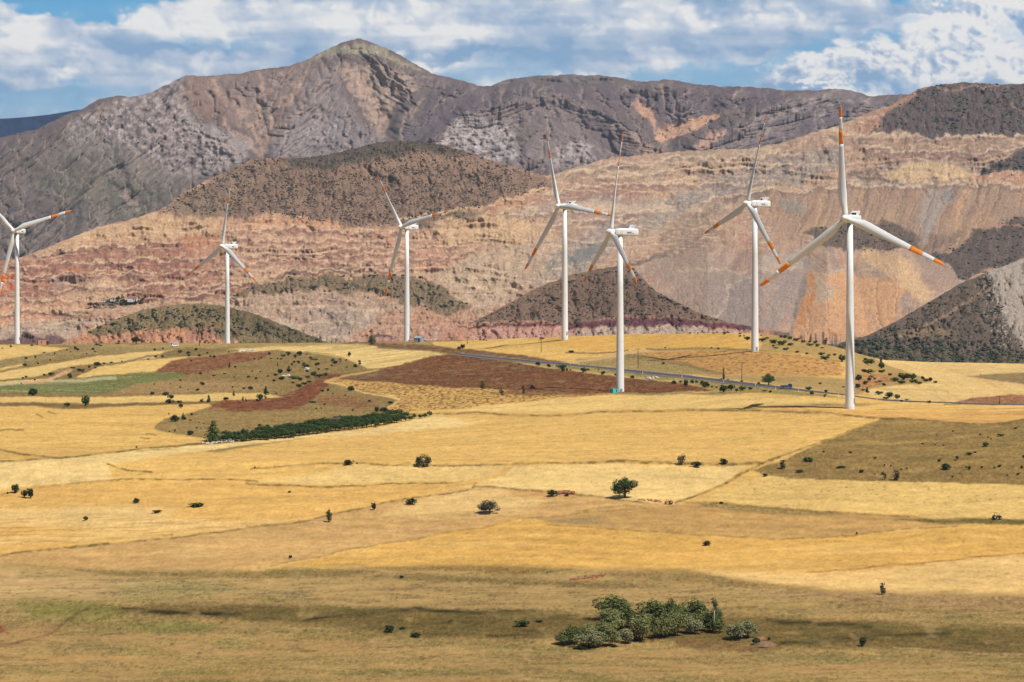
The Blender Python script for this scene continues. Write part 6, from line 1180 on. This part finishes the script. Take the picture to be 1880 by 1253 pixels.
# vehicles
M_tyre = simple_mat("tyre", (.02, .02, .02), .9); M_glass = simple_mat("dark_glass", (.03, .05, .07), .15, .05, 1, .6); M_vw = simple_mat("white_car_paint", (.75, .76, .76), .35, .03, 1, .5); M_vb = simple_mat("blue_car_paint", (.03, .06, .20), .35, .05, 1, .5); M_tro = simple_mat("orange_tractor_paint", (.70, .22, .02), .5, .1, 2); M_trd = simple_mat("dark_tractor_paint", (.05, .02, .02), .6, .1, 2); M_ylw = simple_mat("mine_yellow", (.60, .38, .06), .6, .1, 1)
def wheel(parent, x, y, r_, wd_, rim=M_grey):
    o = mesh_obj('wheel', *lathe([(-wd_ / 2, r_ * .9), (-wd_ / 2 + .04, r_), (wd_ / 2 - .04, r_), (wd_ / 2, r_ * .9)], 20, 'y'), M_tyre, parent); o.location = (x, y, r_)
    mesh_obj('rim', *lathe([(-wd_ / 2 - .02, r_ * .55), (wd_ / 2 + .02, r_ * .55)], 16, 'y'), rim, o)
def prism_x(prof, y0, y1):
    n = len(prof); V = [(x, y0, z) for x, z in prof] + [(x, y1, z) for x, z in prof]
    return V, [tuple(range(n)), tuple(range(n, 2 * n))[::-1]] + [(i, i + n, (i + 1) % n + n, (i + 1) % n) for i in range(n)]
def van(u, p, paint, lab, L, H, rot, cat, name, sc=1.0, flat=0.0):
    o = empty(name, spot(u, p), R(rot)); W = .95
    if flat == 0: prof = [(-L/2, .35), (L/2, .35), (L/2, .95), (L/2 - .35, 1.15), (L/2 - 1.0, H), (-L/2 + .1, H), (-L/2, H - .2)]
    else: prof = [(-L/2, .5), (L/2, .5), (L/2, 1.2), (L/2 - .25, H), (L/2 - 1.6, H), (L/2 - 1.7, 1.25), (-L/2, 1.25)]
    mesh_obj('body', *prism_x(prof, -W, W), paint, o, smooth=False)
    for s_ in (-1, 1): mesh_obj('side_window', *boxv(-L/2 + .4 if flat == 0 else L/2 - 1.4, L/2 - 1.1 if flat == 0 else L/2 - .4, s_ * W - .015, s_ * W + .015, H * .55, H * .85), M_glass, o, smooth=False)
    a, b = prof[3], prof[4]; mesh_obj('windscreen', [(a[0] + .03, -W * .85, a[1] + .08), (a[0] + .03, W * .85, a[1] + .08), (b[0] + .06, W * .85, b[1] - .12), (b[0] + .06, -W * .85, b[1] - .12)], [(0, 1, 2, 3)], M_glass, o, smooth=False)
    for x in (-L/2 + .8, L/2 - .8):
        for y in (-W + .1, W - .1): wheel(o, x, y, .36, .24)
    o.scale = (sc,) * 3; tag(o, lab, cat); return o
van(320, 637.5, M_vw, 'white minibus with blue underside on the crest road at left', 5.4, 2.5, 215, 'minibus', 'minibus', 1.0)
van(1444, 714.5, M_vb, 'blue pickup truck driving on the road', 4.9, 1.9, -12, 'pickup truck', 'pickup_truck', 1.1, 1.0)
for q in bpy.data.objects:
    if q.name.startswith(('minibus', 'pickup_truck')): q.location.z += .35
def tractor(u, p, paint, lab, rot, sc, canopy):
    o = empty('tractor', spot(u, p), R(rot)); mesh_obj('bonnet', *prism_x([(.1, .6), (1.5, .6), (1.55, 1.1), (1.3, 1.25), (.1, 1.35)], -.33, .33), paint, o, smooth=False)
    mesh_obj('body', *prism_x([(-1.0, .55), (.15, .55), (.15, 1.1), (-.5, 1.15), (-1.0, 1.0)], -.3, .3), M_trd, o, smooth=False); mesh_obj('seat', *prism_x([(-.75, 1.15), (-.25, 1.15), (-.25, 1.27), (-.62, 1.3), (-.68, 1.65), (-.78, 1.65)], -.25, .25), M_blk, o, smooth=False)
    for s_ in (-1, 1): mesh_obj('mudguard', *prism_x([(-1.35, 1.0), (-1.1, 1.35), (-.5, 1.38), (-.15, 1.0), (-.3, 1.0), (-.6, 1.28), (-1.0, 1.25), (-1.2, 1.0)], s_ * .75 - .2, s_ * .75 + .2), paint, o, smooth=False)
    mesh_obj('steering_wheel', *tube([(.1, 0, 1.3), (-.1, 0, 1.6)], [.03, .03], 6), M_blk, o); mesh_obj('exhaust', *tube([(.9, .2, 1.2), (.9, .2, 1.9)], [.05, .05], 8), M_blk, o)
    if canopy: mesh_obj('canopy', *join([boxv(-.95, .15, -.55, .55, 2.15, 2.22)] + [tube([(x, y, 1.1), (x, y, 2.16)], [.03, .03], 6) for x in (-.85, .05) for y in (-.48, .48)]), M_brn, o, smooth=False)
    for y in (-.8, .8): wheel(o, -.75, y, .68, .38); wheel(o, 1.1, y * .85, .4, .25)
    o.scale = (sc,) * 3; tag(o, lab, 'tractor'); return o
tractor(1228, 926, M_tro, 'small orange tractor on the field edge right of the tall dark tree', 180, .98, False); tractor(1830, 954, M_trd, 'dark red tractor with a canopy on the dark strip at far right', 0, 1.05, True)
def dump_truck(u, p, lab, sc, rot):
    o = empty('dump_truck', (0, 0, 0), R(rot)); mesh_obj('cab', *prism_x([(2.2, 1.2), (3.6, 1.2), (3.6, 2.4), (3.3, 3.3), (2.2, 3.3)], -1.2, 1.2), M_ylw, o, smooth=False); mesh_obj('chassis', *boxv(-3.4, 3.5, -.9, .9, .9, 1.25), M_blk, o, smooth=False)
    mesh_obj('tipper_body', *prism_x([(-3.8, 1.7), (-3.0, 1.35), (2.0, 1.35), (2.2, 3.2), (-3.6, 2.9)], -1.4, 1.4), M_ylw, o, smooth=False)
    for x in (-2.6, -1.2, 2.7):
        for y in (-1.15, 1.15): wheel(o, x, y, .85, .5)
    o.scale = (sc,) * 3; at_sheet(o, 'quarried_hillside', u, p); o.location.z += 1.5; tag(o, lab, 'dump truck'); return o
dump_truck(1277, 335, 'yellow dump truck on an upper quarry bench, left of another', 1.0, 10); dump_truck(1333, 335, 'yellow dump truck on an upper quarry bench, right of another', 1.0, 175); dump_truck(930, 394, 'orange dump truck on the quarry road right of the brown dome', 1.0, 20)
# ------------------------------------------------------------------ stones and heaps
def rocks(name, pts, n, smin, smax, mat, label, cat, seed, hgt=.0, each=False):
    r = np.random.RandomState(seed); Vs = []; Fs = []; b0 = spot(*pts[len(pts) // 2]); a = np.array(pts, float)
    for k in range(n):
        t = r.rand() * (len(pts) - 1); i = int(t); f = t - i; u = a[i, 0] * (1 - f) + a[i + 1, 0] * f + r.normal() * 1.2; p = a[i, 1] * (1 - f) + a[i + 1, 1] * f + r.normal() * 1.0
        q = spot(u, p); s = r.uniform(smin, smax); v = IV * (1 + .22 * r.normal(size=(12, 1))) * np.array([s * 1.3, s, s * .75]) + np.array(q - b0) + np.array([0, 0, s * .3 + hgt * r.rand()]); Vs.append(v); Fs.append(IF + 12 * k)
    if each:
        for v in Vs:
            c = v.mean(0); o = mesh_obj(name, v - c, IF, mat, smooth=False); o.location = Vector(c) + b0; tag(o, label, cat, label.replace('pale stone among', 'pale stones among'))
        return
    o = mesh_obj(name, np.concatenate(Vs), np.concatenate(Fs), mat, smooth=False); o.location = b0; o['kind'] = 'stuff'; return o
M_stw = simple_mat("pale_stone", (.5, .46, .40), .9, .25, 2); M_str = simple_mat("red_rubble", (.27, .11, .06), .95, .3, 2)
rocks('stone_row', [(372,814),(385,815),(400,812),(420,811),(440,810)], 55, .2, .55, M_stw, 'row of pale stones under the big conifer and orchard edge', 'stone row', 61)
rocks('rubble_heap', [(1022,908),(1035,905),(1052,907)], 110, .25, .6, M_str, 'reddish rubble heap on the field edge by a green bush', 'rubble heap', 62, .35)
rocks('rubble_strip', [(1046,1065),(1075,1062),(1112,1055)], 150, .10, .24, M_str, 'strip of red rubble lying on the valley floor', 'rubble strip', 63)
rocks('boulder', [(560,678),(566,677)], 7, .6, 1.1, M_stw, 'pale stone among the shrubs on the upper rocky hillside', 'boulder', 64, 0, True); rocks('boulder', [(518,692),(528,690),(531,691)], 8, .5, 1.0, M_stw, 'pale stone among the shrubs lower on the rocky hillside', 'boulder', 65, 0, True)
rocks('stone', [(1186,696),(1199,696),(1206,695)], 10, .4, .9, M_stw, 'pale stone among the grass on the verge below the road', 'stone', 66, 0, True); rocks('rubble_strip', [(436,646),(450,645),(470,643)], 30, .4, .9, M_stw, 'pale rubble on the crest above the red-brown strip', 'rubble', 67)
rocks('rubble_heap', [(1170,917),(1195,919),(1215,922)], 60, .12, .35, M_str, 'thin reddish rubble line right of the tall dark tree', 'rubble', 68)
# earth mound beside the two pale trees
b = spot(1404, 1186); V = []; Fc = []; n, m = 28, 9
for i in range(m):
    f = i / (m - 1); rr = (1 - f)
    for k in range(n): a = 2 * math.pi * k / n; w_ = 1 + .18 * math.sin(3 * a + 1) + .1 * math.sin(7 * a); V.append((3.4 * rr * w_ * math.cos(a), 2.2 * rr * w_ * math.sin(a), 1.3 * (1 - rr * rr) ** .9 - .12 * rr + .06 * math.sin(9 * a + i)))
for i in range(m - 1):
    for k in range(n): k2 = (k + 1) % n; Fc.append((i * n + k, i * n + k2, (i + 1) * n + k2, (i + 1) * n + k))
mo = mesh_obj('earth_mound', V, Fc, simple_mat("reddish_earth", (.17, .105, .055), .95, .25, 1.5)); mo.location = b; tag(mo, 'reddish earth mound right of the two pale trees', 'earth mound')
# straw hump on the crest field
b = spot(622, 638); V2 = [(x * 1.6, y * .8, z * .9) for x, y, z in V]; st = mesh_obj('straw_heap', V2, Fc, simple_mat("old_straw", (.36, .25, .12), .95, .2, 1.5)); st.location = b; tag(st, 'low brown straw heap on the crest field left of the tall tree', 'straw heap')
